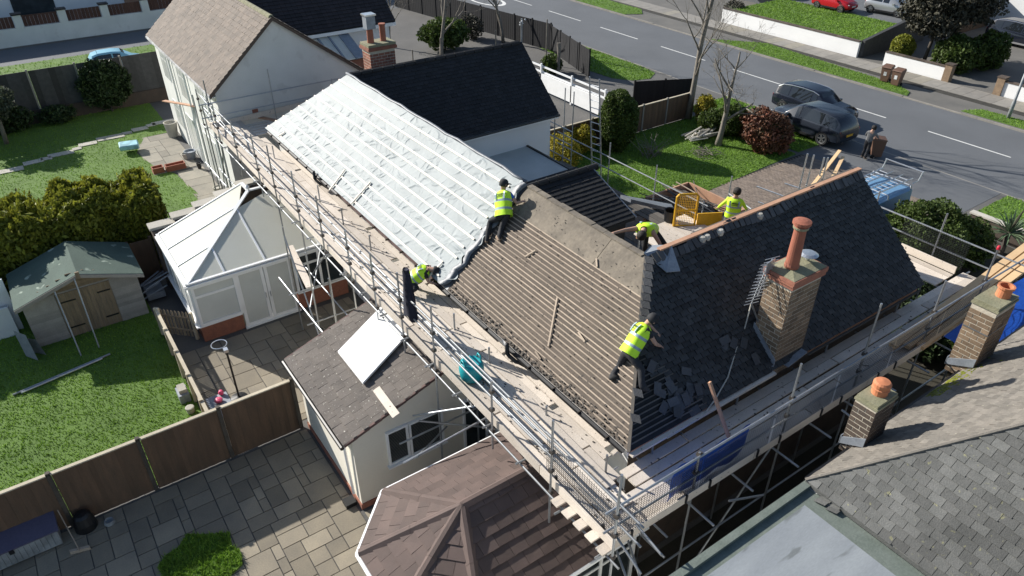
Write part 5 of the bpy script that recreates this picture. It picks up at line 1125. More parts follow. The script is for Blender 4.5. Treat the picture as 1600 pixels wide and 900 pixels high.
# wheelie bins
def wheelie(x, y, rz, label, group=None):
    o = thing('wheelie_bin', label, 'bin', (0,0,0), group); s = MB()
    s.add([(-.22,-.25,.08),(.22,-.25,.08),(.22,.22,.08),(-.22,.22,.08),(-.29,-.3,.95),(.29,-.3,.95),(.29,.36,.95),(-.29,.36,.95)], [(0,3,2,1),(0,1,5,4),(1,2,6,5),(2,3,7,6),(3,0,4,7)]); s.build('body', M['plastic_brown'], o)
    MB().add([(-.31,-.34,.95),(.31,-.34,.95),(.31,.4,.95),(-.31,.4,.95),(-.29,-.3,1.0),(.29,-.3,1.0),(.27,.3,1.07),(-.27,.3,1.07)], [(0,3,2,1),(0,1,5,4),(1,2,6,5),(2,3,7,6),(3,0,4,7),(4,5,6,7)]).build('lid', M['plastic_brown'], o)
    for s_ in (-1,1): MB().tube((s_*.24,.2,.1), (s_*.3,.2,.1), .1, 12).build('wheel', M['tyre'], o)
    MB().tube((-.25,.42,.98), (.25,.42,.98), .02, 6).build('handle', M['plastic_brown'], o); MB().box(-.09,.09,-.285,-.27,.45,.72).build('sticker', M['white2'], o)
    o.location = (x,y,0); o.rotation_euler = (0,0,rz); return o
wheelie(-24.7,46.5,.2,'brown wheelie bin on the verge beside the short white wall','brown bins on the verge'); wheelie(-23.85,46.35,.1,'brown wheelie bin on the verge beside the short white wall','brown bins on the verge'); wheelie(-18.0,35.0,2.3,'brown wheelie bin being moved by the person beside the road')
# ================================================================== VEGETATION
def leaves(parent, name, pts, size, m, up=0.0, elong=1.6):
    """one leaf-sized bent quad per point"""
    n = len(pts); a = rng.normal(0, 1, (n, 3)); a[:, 2] += up; a /= np.linalg.norm(a, axis=1)[:, None]
    b = np.cross(a, rng.normal(0, 1, (n, 3))); b /= np.linalg.norm(b, axis=1)[:, None]
    s = size*rng.uniform(.6, 1.4, n)[:, None]; la = a*s*elong/2; lb = b*s/2; c = np.cross(a, b)*s*.18
    v = np.stack([pts-la, pts+lb+c, pts+la, pts-lb+c], 1).reshape(-1, 3)
    mb = MB(); mb.v = [tuple(x) for x in v.tolist()]; mb.f = [tuple(x) for x in np.arange(4*n).reshape(-1, 4).tolist()]; mb.m = [0]*n
    return mb.build(name, m, parent)
def blobpts(n, ells, shell=.55, lump=.16):
    out = []
    tot = sum(e[3]*e[4]*e[5] for e in ells)
    for (cx, cy, cz, rx, ry, rz) in ells:
        k = int(n*rx*ry*rz/tot)+1; d = rng.normal(0, 1, (k, 3)); d /= np.linalg.norm(d, axis=1)[:, None]
        r = np.power(rng.uniform(shell**3, 1, k), 1/3)
        ph = cx*3+cy
        l = 1+lump*(np.sin(5*d[:, 0]+ph)*np.sin(6*d[:, 1]+ph*2)+.7*np.sin(9*d[:, 2]+4*d[:, 0]+ph))
        out.append(np.array((cx, cy, cz))+d*np.array((rx, ry, rz))*(r*l)[:, None])
    return np.concatenate(out)
def bush(name, label, ells, n, size, m, group=None, shell=.6, lump=.12, cat='bush', stem=True, up=0, core=True):
    c = ells[0]; o = thing(name, label, cat, (c[0], c[1], 0), group)
    leaves(o, 'foliage', blobpts(n, ells, shell, lump), size, M[m], up)
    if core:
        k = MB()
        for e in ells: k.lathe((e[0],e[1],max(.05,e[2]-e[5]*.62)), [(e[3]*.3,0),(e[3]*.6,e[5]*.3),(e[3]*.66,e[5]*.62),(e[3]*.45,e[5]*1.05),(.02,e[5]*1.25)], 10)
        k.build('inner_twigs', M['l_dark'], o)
    if stem: MB().path([(c[0],c[1],0),(c[0]+.03,c[1],c[2])], [.06,.03], 6).build('stem', M['barkd'], o)
    return o
def bare_tree(name, label, base, ht, r, lean=(0,0), seed=1, forks=4, m='bark', spread=.55, depth=4, first=.35, twist=.25, fr=.6):
    rs = random.Random(seed); o = thing(name, label, 'tree', base); base = Vector(base); tr = MB(); cw = MB()
    def grow(p, d, l, r, dep, mb):
        pts = [p]; rad = [r]; k = 4
        for i in range(k):
            d = (d+Vector((rs.gauss(0,twist*.4), rs.gauss(0,twist*.4), rs.gauss(.03,.06)))).normalized(); p = p+d*l/k; pts.append(p); rad.append(max(.004, r*(1-.5*(i+1)/k)))
        mb.path(pts, rad, 6 if dep > 2 else 4)
        if dep <= 0: return
        for j in range(rs.choice([2,3,3])+(1 if dep == depth else 0)):
            t = rs.uniform(.45,1); i = min(int(t*k), k-1); q = pts[i].lerp(pts[i+1], t*k-i); sd2 = Vector((rs.gauss(0,1),rs.gauss(0,1),rs.gauss(.15,.5))).normalized()
            grow(q, (d*(1-spread)+sd2*spread+Vector((0,0,.12))).normalized(), l*rs.uniform(.5,.78), rad[i]*rs.uniform(.45,.65), dep-1, cw)
    d0 = Vector((lean[0], lean[1], 1)).normalized(); pts = [base]; rad = [r*1.25]; p = base
    for i in range(6):
        d0 = (d0+Vector((rs.gauss(0,.05), rs.gauss(0,.05), 0))).normalized(); p = p+d0*ht*.6/6; pts.append(p); rad.append(r*(1-.45*(i+1)/6))
    tr.path(pts, rad, 9); tr.build('trunk', M[m], o, smooth=True)
    for i in range(forks):
        t = first+(1-first)*i/max(1,forks-1); k = min(int(t*6), 5); q = pts[k].lerp(pts[k+1], min(1,t*6-k)); sd2 = Vector((rs.gauss(0,1),rs.gauss(0,1),.3)).normalized()
        grow(q, (d0*.6+sd2*spread*1.1).normalized(), ht*rs.uniform(.26,.4)*(.7 if fr < .5 else 1), rad[k]*fr, depth-1, cw)
    grow(pts[-1], d0, ht*.4, rad[-1]*.9, depth-1, cw); cw.build('crown', M[m], o, smooth=True); return o
# conifer hedge
hz = thing('conifer_hedge', 'broad yellow green conifer hedge behind the shed', 'hedge', (-28.7, -2, 0))
n = 70000; q = np.stack([rng.uniform(-1,1,n), rng.uniform(0,1,n), rng.uniform(0,1,n)], 1)
hy = -9+12.1*q[:,1]; top = 2.0+.22*np.sin(hy*2.3)+.18*np.sin(hy*5.1+1); fz = rng.random(n)
HF, HB, HT = -27.7, -30.1, 2.95
top = HT+.2*np.sin(hy*2.3)+.16*np.sin(hy*5.1+1)
hx = np.where(fz < .35, HF+rng.normal(0,.1,n)+.14*np.sin(hy*3), np.where(fz < .9, HF-2.5*rng.random(n), HB+rng.normal(0,.1,n)))
hzv = np.where((fz >= .35) & (fz < .9), top+rng.normal(0,.08,n)+.12*np.sin(hx*5+hy*4), top*rng.random(n))
end = rng.random(n) < .1; hy = np.where(end, 3.1+rng.normal(0,.08,n), hy); hx = np.where(end, HF-2.5*rng.random(n), hx); hzv = np.where(end, top*rng.random(n), hzv)
leaves(hz, 'foliage', np.stack([hx, hy, hzv], 1), .115, M['l_hedge'], .9, 1.9)
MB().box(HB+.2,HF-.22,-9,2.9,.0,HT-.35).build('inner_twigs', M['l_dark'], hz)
sp = [(HF-.2-2.0*random.random(), -9+12*random.random()) for _ in range(46)]
leaves(hz, 'sprigs', np.concatenate([np.stack([np.full(16,x)+rng.normal(0,.05,16), np.full(16,y)+rng.normal(0,.05,16), HT+.05+np.linspace(0,.45,16)], 1) for x, y in sp]), .1, M['l_hedge'], 2.0, 2)['kind'] = 'stuff'
bush('topiary_bush', 'dense dark green clipped egg shaped bush at the lawn edge', [(-26.2,24.75,1.6,1.0,1.0,1.62)], 11000, .085, 'l_mid', shell=.82, lump=.05)
bush('photinia_bush', 'red leaved bush beside the block paved drive', [(-21.7,31.1,.95,1.2,1.2,1.05), (-22.9,31.9,.8,1.1,1.1,.95)], 9000, .1, 'l_red', shell=.7)
bush('green_shrub', 'mid green leafy shrub between bare tree and red bush', [(-24.3,31.3,.8,.9,.9,.85), (-25.2,30.7,.6,.7,.7,.6)], 5000, .1, 'l_mid', shell=.5)
bush('yellow_shrub', 'small yellow flowered shrub at the foot of the tall bare tree', [(-26.5,31.6,.75,.6,.6,.8)], 2400, .08, 'l_yel', shell=.4)
bush('yellow_shrub', 'bright yellow shrub below the ladder', [(-27.0,23.1,.7,.6,.7,.7)], 2200, .09, 'l_yel', shell=.5)
bush('yellow_shrub', 'loose yellow green shrub against the scaffold poles', [(-25.6,20.6,1.0,.9,1.0,1.0)], 3600, .08, 'l_yel', shell=.3, core=False)
bush('round_conifer', 'large rounded green conifer bush in front of the blue van', [(-11.0,27.0,1.15,1.55,1.75,1.35), (-11.9,25.6,.9,1.0,1.0,1.0), (-10.1,28.2,.9,1.0,1.0,1.0)], 22000, .085, 'l_mid', shell=.72, lump=.14, up=.5)
bush('laurel_shrub', 'glossy green shrub beyond the black roof in the shaded garden', [(-47.5,27.0,1.2,1.6,1.9,1.0)], 3600, .17, 'l_mid', shell=.4, core=False)
bush('low_shrub', 'small dark shrub near the upright post behind the black fence', [(-38.6,30.0,.6,.8,.7,.6)], 1500, .12, 'l_mid', shell=.3)
bush('reddish_shrub', 'bare reddish shrub along the black fence', [(-49.0,30.2,.9,1.2,.8,.9)], 1800, .1, 'l_brown', shell=.2, core=False)
bush('climbing_shrub', 'dark climber spilling over the grey fence panels', [(-47.6,4.4,1.6,.55,1.4,1.35)], 6000, .12, 'l_dark', shell=.4)
bush('low_shrub', 'shrubs along the foot of the grey panel fence', [(-47.3,-1.2,.7,.7,1.6,.7), (-47.3,1.6,.5,.6,1.0,.5)], 4000, .12, 'l_dark', shell=.3)
bush('green_shrub', 'leafy shrub below the side scaffold near the gable', [(-6.3,21.6,1.6,.8,.9,.8)], 2600, .1, 'l_mid', shell=.4)
bush('green_shrub', 'sunlit leafy plants down in the gap between the houses', [(-5.4,15.2,.9,.35,.6,.6), (-5.4,13.3,.6,.3,.7,.5)], 2200, .1, 'l_mid', shell=.3)
bush('low_shrub', 'dark shrubs growing in the bed below the gable scaffold', [(-8.2,22.0,.7,1.6,1.4,.8), (-6.0,23.5,.6,1.4,1.5,.7), (-9.6,23.6,.7,1.0,1.2,.8)], 7000, .11, 'l_dark', shell=.4)
bush('globe_bush', 'yellow green globe bush at the end of the short white wall', [(-26.8,51.6,.95,.8,.8,.85)], 3500, .09, 'l_hedge', shell=.8, lump=.05)
bush('laurel_hedge', 'dark green hedge behind the short white wall', [(-23.4,52.4,1.1,1.5,1.4,1.2), (-22.6,54.8,1.1,1.2,1.6,1.2)], 8000, .14, 'l_mid', shell=.7)
bush('low_shrub', 'brown shrub at the corner of the long white wall', [(-42.0,52.0,.7,1.0,.7,.6)], 1200, .12, 'l_brown', shell=.3)
def leafy_tree(name, label, base, ht, ells, n, size, m, tr=.14, bk='barkd'):
    o = thing(name, label, 'tree', base); b = Vector(base); c = ells[0]
    MB().path([b, b+Vector((.1,.05,ht*.3)), b+Vector((.05,.1,ht*.55)), Vector(c[:3])], [tr,tr*.8,tr*.65,tr*.3], 8).build('trunk', M[bk], o, smooth=True)
    lim = MB()
    for e in ells: lim.path([b+Vector((0,0,ht*.45)), b.lerp(Vector(e[:3]),.6)+Vector((0,0,ht*.2)), Vector(e[:3])], [tr*.5,tr*.35,tr*.1], 6)
    lim.build('limbs', M[bk], o); leaves(o, 'crown', blobpts(n, ells, .35, .22), size, M[m], .2)
    return o
leafy_tree('evergreen_tree', 'large dark evergreen tree behind the short white wall', (-25.4,52.2,0), 5, [(-25.9,53.0,3.6,2.3,2.3,1.8), (-24.5,54.3,4.2,2.0,2.0,1.6), (-27.0,54.5,4.4,1.7,1.8,1.4), (-25.4,52.0,2.7,1.5,1.3,.9)], 16000, .15, 'l_brown')
leafy_tree('small_tree', 'small olive leaved tree beyond the driveway pier', (-18.2,53.0,0), 3.4, [(-18.0,53.2,2.6,1.3,1.4,1.0), (-17.0,52.6,2.9,1.0,1.2,.8)], 4500, .13, 'l_olive')
leafy_tree('olive_tree', 'small olive tree in the corner of the far lawn', (-45.5,-1.2,0), 2.9, [(-45.6,-1.3,2.2,1.0,1.1,.9), (-45.2,-2.2,2.0,.8,.8,.7)], 5000, .11, 'l_olive', .12, 'bark')
bare_tree('bare_tree', 'tall bare tree with pale trunk at the end of the wooden fence', (-27.3,31.2,0), 13, .17, (.0,.0), 3, 9, first=.3, spread=.5, depth=5, fr=.38)
bare_tree('bare_tree', 'short leaning bare tree with forked trunk on the front lawn', (-23.6,29.6,0), 4.8, .16, (.05,.12), 11, 5, first=.45, spread=.62, depth=5)
bare_tree('bare_tree', 'slender bare birch behind the black slate roof ridge', (-46.7,31.6,0), 8, .11, (-.03,.0), 5, 6, first=.2, spread=.4)
bare_tree('bare_tree', 'bare tree with twisted trunk beyond the far chimney', (-45.5,25.5,0), 8, .14, (-.08,-.03), 8, 5, first=.35, spread=.5)
bare_tree('bare_tree', 'small spreading bare tree behind the wing of the gabled house', (-50.5,24.0,0), 4.2, .09, (0,0), 21, 6, first=.3, spread=.6)
br_ = thing('brushwood', 'tangle of bare cut branches beside the topiary bush', 'branches', (-24.5,25.6,0))
for i in range(26):
    a_ = random.uniform(0,6.28); b_ = Vector((-24.6+random.uniform(-.3,.3), 25.8+random.uniform(-.5,.5), 0)); MB().path([b_, b_+Vector((math.cos(a_)*.4,math.sin(a_)*.5,.5)), b_+Vector((math.cos(a_)*.8,math.sin(a_)*1.0,random.uniform(.6,1.1)))], [.02,.014,.006], 5).build('branch', M['bark'], br_)
lg = thing('log_pile', 'pile of cut pale logs under the leaning bare tree', 'logs', (-24.6,29.6,0))
for i in range(22):
    a_ = random.uniform(-.6,.6); c_ = Vector((-24.7+random.gauss(0,.35), 29.4+random.gauss(0,.45), .08+random.random()*.35)); d_ = Vector((math.sin(a_)*.5,math.cos(a_)*.6,random.uniform(-.1,.15))); MB().tube(c_-d_, c_+d_, random.uniform(.03,.07), 6).build('log', M['stone'], lg)
tw = thing('twig_heap', 'round heap of twigs on the sunny front lawn', 'twigs', (-23.2,27.9,0))
for i in range(60):
    a_ = random.uniform(0,6.28); c_ = Vector((-23.2+random.gauss(0,.28), 28.0+random.gauss(0,.35), .04+random.random()*.18)); d_ = Vector((math.cos(a_)*.25,math.sin(a_)*.25,random.uniform(-.08,.08))); MB().tube(c_-d_, c_+d_, .01, 4).build('twig', M['bark'], tw)
yu = thing('yucca', 'spiky grey green yucca by the verge beside the timber stack', 'plant', (-9.5,30.4,0))
for i in range(70):
    a_ = random.uniform(0,6.28); e_ = random.uniform(-.2,1.3); L_ = random.uniform(.8,1.2); d_ = Vector((math.cos(a_)*math.cos(e_), math.sin(a_)*math.cos(e_), math.sin(e_))); b_ = Vector((-9.5,30.4,.9)); s_ = d_.cross(Vector((0,0,1))).normalized()*.035; m_ = b_+d_*L_*.55; t_ = b_+d_*L_+Vector((0,0,-.15))
    MB().add([b_-s_*.7, b_+s_*.7, m_+s_, m_-s_, t_, m_+Vector((0,0,-.02))], [(0,1,2,5,3),(3,5,2,4)]).build('blade', M['l_yucca'], yu)
MB().path([(-9.5,30.4,0),(-9.5,30.4,.95)], [.11,.09], 8).build('trunk', M['barkd'], yu); MB().path([(-9.5,30.4,.9),(-9.45,30.5,1.5),(-9.4,30.55,1.9)], [.03,.06,.02], 7).build('flower_spike', M['l_brown'], yu)
lw = thing('low_garden_wall', 'low wall in front of the verge beside the rounded conifer', 'wall', (-10,30.9,0)); MB().box(-11.4,-4,31.3,31.5,0,.7).build('wall', M['brickd'], lw); MB().box(-11.45,-4,31.25,31.55,.7,.77).build('coping', M['stone'], lw)
ps = thing('sign_post', 'grey post carrying white insulators behind the black fence', 'post', (-41.5,29.6,0)); MB().tube((-41.5,29.6,0), (-41.5,29.6,3.0), .06, 8).build('post', M['greyp'], ps)
for i in range(5): MB().lathe((-41.7+.1*i,29.6+.15*math.sin(i*2),2.5+.1*i), [(.03,0),(.06,.06),(.02,.12)], 8).build('insulator', M['white2'], ps)
tp = thing('timber_post', 'thick weathered timber post in the corner of the black fence', 'post', (-37.9,30.0,0)); MB().path([(-37.9,30.0,0),(-37.85,30.0,1.4),(-37.95,30.05,2.1)], [.12,.11,.14], 8).build('post', M['bark'], tp)
for i, (x, y, h_) in enumerate(((-43.2,24.2,2.2), (-42.0,27.8,2.4), (-40.4,30.9,3.0), (-45.0,23.0,1.2))): single('stake', MB().tube((x,y,0), (x+.03,y,h_), .045, 7), M['bark'], 'thin upright stake in the shaded garden behind the black roof', 'stake')['group'] = 'stakes in the shaded garden'

# ================================================================== VEHICLES
SUV = [(-2.35,.42,.80,.92,.78,.66),(-2.27,.30,.95,1.12,.88,.72),(-2.08,.28,1.03,1.42,.93,.68),(-1.8,.26,1.04,1.60,.95,.65),(-1.2,.25,1.03,1.68,.955,.64),(-.5,.25,1.01,1.70,.955,.635),(.2,.25,.99,1.67,.955,.63),(.55,.25,.98,1.57,.955,.65),(1.18,.25,.97,1.09,.94,.74),(1.6,.26,.95,1.05,.93,.70),(2.05,.3,.87,.97,.90,.62),(2.27,.36,.72,.82,.82,.56),(2.34,.42,.62,.70,.72,.5)]
HAT = [(-1.75,.40,.75,.9,.7,.6),(-1.68,.28,.9,1.1,.78,.62),(-1.5,.26,.93,1.35,.8,.58),(-1.1,.25,.93,1.46,.81,.56),(-.3,.25,.91,1.48,.815,.56),(.25,.25,.9,1.42,.81,.56),(.95,.25,.88,.98,.8,.62),(1.4,.27,.8,.88,.77,.56),(1.68,.33,.64,.72,.68,.5),(1.75,.4,.55,.62,.6,.45)]
VAN = [(-2.5,.42,1.1,1.85,.9,.8),(-2.42,.3,1.15,1.96,.95,.84),(-1.5,.28,1.15,2.0,.97,.85),(.2,.28,1.15,2.0,.97,.85),(.8,.28,1.13,1.95,.97,.82),(1.15,.28,1.1,1.8,.965,.8),(1.85,.28,1.05,1.18,.95,.8),(2.3,.32,.9,1.0,.92,.7),(2.48,.4,.7,.78,.85,.6)]
def car(name, label, loc, rz, st, paint, wr=.35, wx=(-1.42,1.42), cat='car', side=(2,7), ws=(7,8), rw_=(1,3), pillars=(4,6), rails=False):
    o = thing(name, label, cat); b = MB(); J = 12
    def ringp(s):
        x, zl, zb, zt_, wb, wt = s
        half = [(wb*.82,zl),(wb*.97,zl+.1),(wb,zl+(zb-zl)*.45),(wb*.985,zb-.06),(wb*.95,zb),(wt+(wb*.95-wt)*.12,zt_-.07),(wt*.86,zt_)]
        return [(x,-y,z) for y, z in half]+[(x,y,z) for y, z in half[::-1]]
    rings = [ringp(s) for s in st]; n_ = len(rings[0])
    for r_ in rings: b.v += r_
    for i in range(len(st)-1):
        for j in range(n_): b.f.append((i*n_+j, i*n_+(j+1)%n_, (i+1)*n_+(j+1)%n_, (i+1)*n_+j)); b.m.append(0)
    b.f += [tuple(range(n_))[::-1], tuple(range((len(st)-1)*n_, len(st)*n_))]; b.m += [0,0]
    b.build('body', M[paint], o, smooth='sharp')
    def quad(p, q, r_, s_, off=.012, shr=.06):
        p, q, r_, s_ = map(Vector, (p,q,r_,s_)); c_ = (p+q+r_+s_)/4; nn = (q-p).cross(s_-p).normalized(); nn = nn if nn.dot(c_-Vector((0,0,.8))) > 0 else -nn
        pts = [x.lerp(c_, shr)+nn*off for x in (p,q,r_,s_)]; return MB().prism(pts, nn*.006)
    for sgn in (0, 1):
        idx = (4,5) if sgn == 0 else (n_-5,n_-6)
        segs = [side[0]]+[k for k in pillars if side[0] < k < side[1]]+[side[1]]
        for a_, b_ in zip(segs[:-1], segs[1:]):
            for k in range(a_, b_): pass
            g_ = MB(); lo_ = [Vector(rings[k][idx[0]]) for k in range(a_, b_+1)]; hi_ = [Vector(rings[k][idx[1]]) for k in range(a_, b_+1)]
            nn = Vector((0, -1 if sgn == 0 else 1, .45)).normalized(); m_ = len(lo_)
            vs_ = [l_.lerp(h_, .07)+nn*.014 for l_, h_ in zip(lo_, hi_)]+[l_.lerp(h_, .93)+nn*.014 for l_, h_ in zip(lo_, hi_)]
            for w_ in (vs_,): 
                w_[0].x += .05; w_[m_].x += .05; w_[m_-1].x -= .05; w_[2*m_-1].x -= .05
            g_.add(vs_, [(k,k+1,m_+k+1,m_+k) for k in range(m_-1)]).build('side_window', M['carglass'], o)
        if rails: MB().path([Vector(rings[k][idx[1]])+Vector((0,0,.02)) for k in range(side[0], side[1]+1)], .025, 6).build('window_trim', M['chrome'], o)
    a_, b_ = ws; quad(rings[a_][6], rings[a_][7], rings[b_][8], rings[b_][5]).build('windscreen', M['carglass'], o)
    a_, b_ = rw_; quad(rings[a_][5], rings[a_][8], rings[b_][7], rings[b_][6]).build('rear_window', M['carglass'], o)
    wy = st[len(st)//2][4]
    for x in wx:
        for s_ in (-1,1):
            wh = MB().lathe((x,s_*(wy-.2),wr), [(.05,0),(wr*.9,0),(wr,.03),(wr,.19),(wr*.9,.225),(wr*.7,.225),(wr*.68,.14),(.03,.14)], 20, ax=(0,s_,0)).build('wheel', M['tyre'], o)
            rm = MB(); rm.lathe((x,s_*(wy+.0),wr), [(.07,0),(.05,.012)], 10, ax=(0,s_,0))
            for k in range(5):
                t = k*2*math.pi/5; rm.bar((x,s_*(wy+.004),wr), (x+math.cos(t)*wr*.64,s_*(wy+.004),wr+math.sin(t)*wr*.64), .07, .01, up=(0,s_,0))
            rm.path([(x+math.cos(2*math.pi*k/16)*wr*.64, s_*(wy+.005), wr+math.sin(2*math.pi*k/16)*wr*.64) for k in range(17)], .018, 4); rm.build('rim', M['rim'], wh)
            MB().path([(x+math.cos(math.pi*k/10)*(wr+.045), s_*(wy-.035), wr+math.sin(math.pi*k/10)*(wr+.045)) for k in range(11)], .03, 5).build('wheel_arch', M['black'], o)
        # side sills
    for s_ in (-1,1): MB().box(wx[0]+wr+.08, wx[1]-wr-.08, s_*wy-.02, s_*wy+.02, .24, .36).build('sill_trim', M['black'] if not rails else M['chrome'], o)
    f_ = st[-2]; r_ = st[1]
    for s_ in (-1,1):
        MB().box(f_[0]-.22, f_[0]-.0, s_*f_[4]*.72-.12, s_*f_[4]*.72+.12, f_[2]-.06, f_[2]+.06).build('headlight', M['lampw'], o); MB().box(r_[0]-.03, r_[0]+.12, s_*r_[4]*.8-.14, s_*r_[4]*.8+.1, r_[2]-.12, r_[2]+.0).build('tail_light', M['lampred'], o)
        q_ = rings[ws[1]][4 if s_ < 0 else n_-5]; MB().box(q_[0]-.35, q_[0]-.2, q_[1]+(0 if s_ > 0 else -.2), q_[1]+(.2 if s_ > 0 else 0), q_[2]-.02, q_[2]+.12).build('door_mirror', M[paint], o)
    MB().box(r_[0]-.1, r_[0]-.07, -.26, .26, .6, .72).build('number_plate', M['yellow'], o); MB().box(st[-1][0]-.0, st[-1][0]+.02, -.26, .26, .48, .59).build('number_plate', M['white2'], o)
    o.location = loc; o.rotation_euler = (0,0,rz); return o
car('parked_car', 'graphite sport utility car parked half on the grass verge', (-21.9,34.95,.0), math.pi-.03, SUV, 'cargry', .38)
car('parked_car', 'dark blue estate car with chrome window line parked at the road edge', (-23.6,37.55,-.1), .03, SUV, 'carblk', .36, rails=True)
car('parked_car', 'small red hatchback parked beyond the raised lawn', (-36.7,57.9,.8), .0, HAT, 'carred', .3, (-1.1,1.1), side=(2,5), ws=(5,6), rw_=(1,3), pillars=(4,))
car('parked_car', 'silver car parked next to the red hatchback', (-33.3,60.2,.8), .1, HAT, 'carsil', .32, (-1.15,1.15), side=(2,5), ws=(5,6), rw_=(1,3), pillars=(4,))
car('parked_car', 'dark green car parked in front of the white garage', (-23.9,62.6,0), -.05, SUV, 'carblk', .34, rails=True)
car('parked_car', 'pale blue car standing beyond the grey fence panels', (-55.6,6.4,0), 1.5, HAT, 'carblu', .3, (-1.1,1.1), side=(2,5), ws=(5,6), rw_=(1,3), pillars=(4,))
car('parked_car', 'dark car parked in the yard at the head of the crossover', (-43.6,58.0,.8), .2, SUV, 'carblk', .36)
VANP = (-13.75, 26.4, -.02)
van = car('van', 'blue van with ladders and pipe racks on its roof', VANP, -math.pi/2, VAN, 'vanblu', .34, (-1.55,1.55), 'van', side=(4,5), ws=(5,6), rw_=(0,1), pillars=())
cu = bpy.data.curves.new('lettering', 'FONT'); cu.body = 'LAUB'; cu.size = .42; cu.extrude = .004; cu.materials.append(M['carblk'])
t0 = bpy.data.objects.new('tmp_text', cu); col.objects.link(t0); tm = bpy.data.meshes.new_from_object(t0.evaluated_get(bpy.context.evaluated_depsgraph_get())); bpy.data.objects.remove(t0)
te = bpy.data.objects.new('lettering', tm); col.objects.link(te); te.parent = van; te.location = (-.9, .985, 1.15); te.rotation_euler = (R(80), 0, R(180))
for j, (yo, n_) in enumerate(((-.45,15), (.42,15))):
    u_ = Vector((0, -1, 0)); s_ = Vector((-u_.y, u_.x, 0)); c_ = Vector((VANP[0],VANP[1],2.22+.03*j))+s_*yo
    ladder('roof_ladder', 'aluminium ladder lying on the roof rack of the blue van', c_-u_*2.6, c_+u_*2.3, s_, n_, .42)['group'] = 'ladders on the van roof'
rk = thing('roof_rack', 'tubular roof rack with rear roller on the blue van', 'rack', (-13.4,27.9,2))
for t in (-2.2, -.6, 1.0):
    c_ = Vector((VANP[0],VANP[1],2.12))+u_*t; MB().tube(c_-s_*.85, c_+s_*.85, .025, 6).build('cross_bar', M['alu'], rk)
    for k_ in (-1,1): MB().tube(c_+s_*.85*k_, c_+s_*.88*k_-Vector((0,0,.2)), .025, 6).build('foot', M['alu'], rk)
for k_ in (-1, 1):
    c_ = Vector((VANP[0],VANP[1],2.15))-u_*2.4+s_*.8*k_; MB().path([c_, c_-u_*.4, c_-u_*.55+Vector((0,0,.35))], .025, 6).build('roller_arm', M['alu'], rk)
c_ = Vector((VANP[0],VANP[1],2.5))-u_*2.95; MB().tube(c_-s_*.85, c_+s_*.85, .03, 7).build('roller', M['alu'], rk)
tl = thing('tube_store', 'upright scaffold tubes and ledgers stored beside the van', 'tubes', (-14.6,23,0))
for (a_, b_), (c_2, d_) in (((1262,240),(1246,300)), ((1272,242),(1252,300)), ((1294,246),(1282,290)), ((1288,246),(1278,285))):
    e_ = PY(a_, b_, 23.0); MB().tube((e_.x-.05, 23.0, 0), e_, .03, 7).build('tube', M['alu'], tl)
for z, x0, x1 in ((2.3,-16.2,-13.9), (1.7,-16.0,-14.0), (2.9,-15.0,-13.4)): MB().tube((x0,23.1,z), (x1,23.4,z), .03, 7).build('ledger', M['alu'], tl)

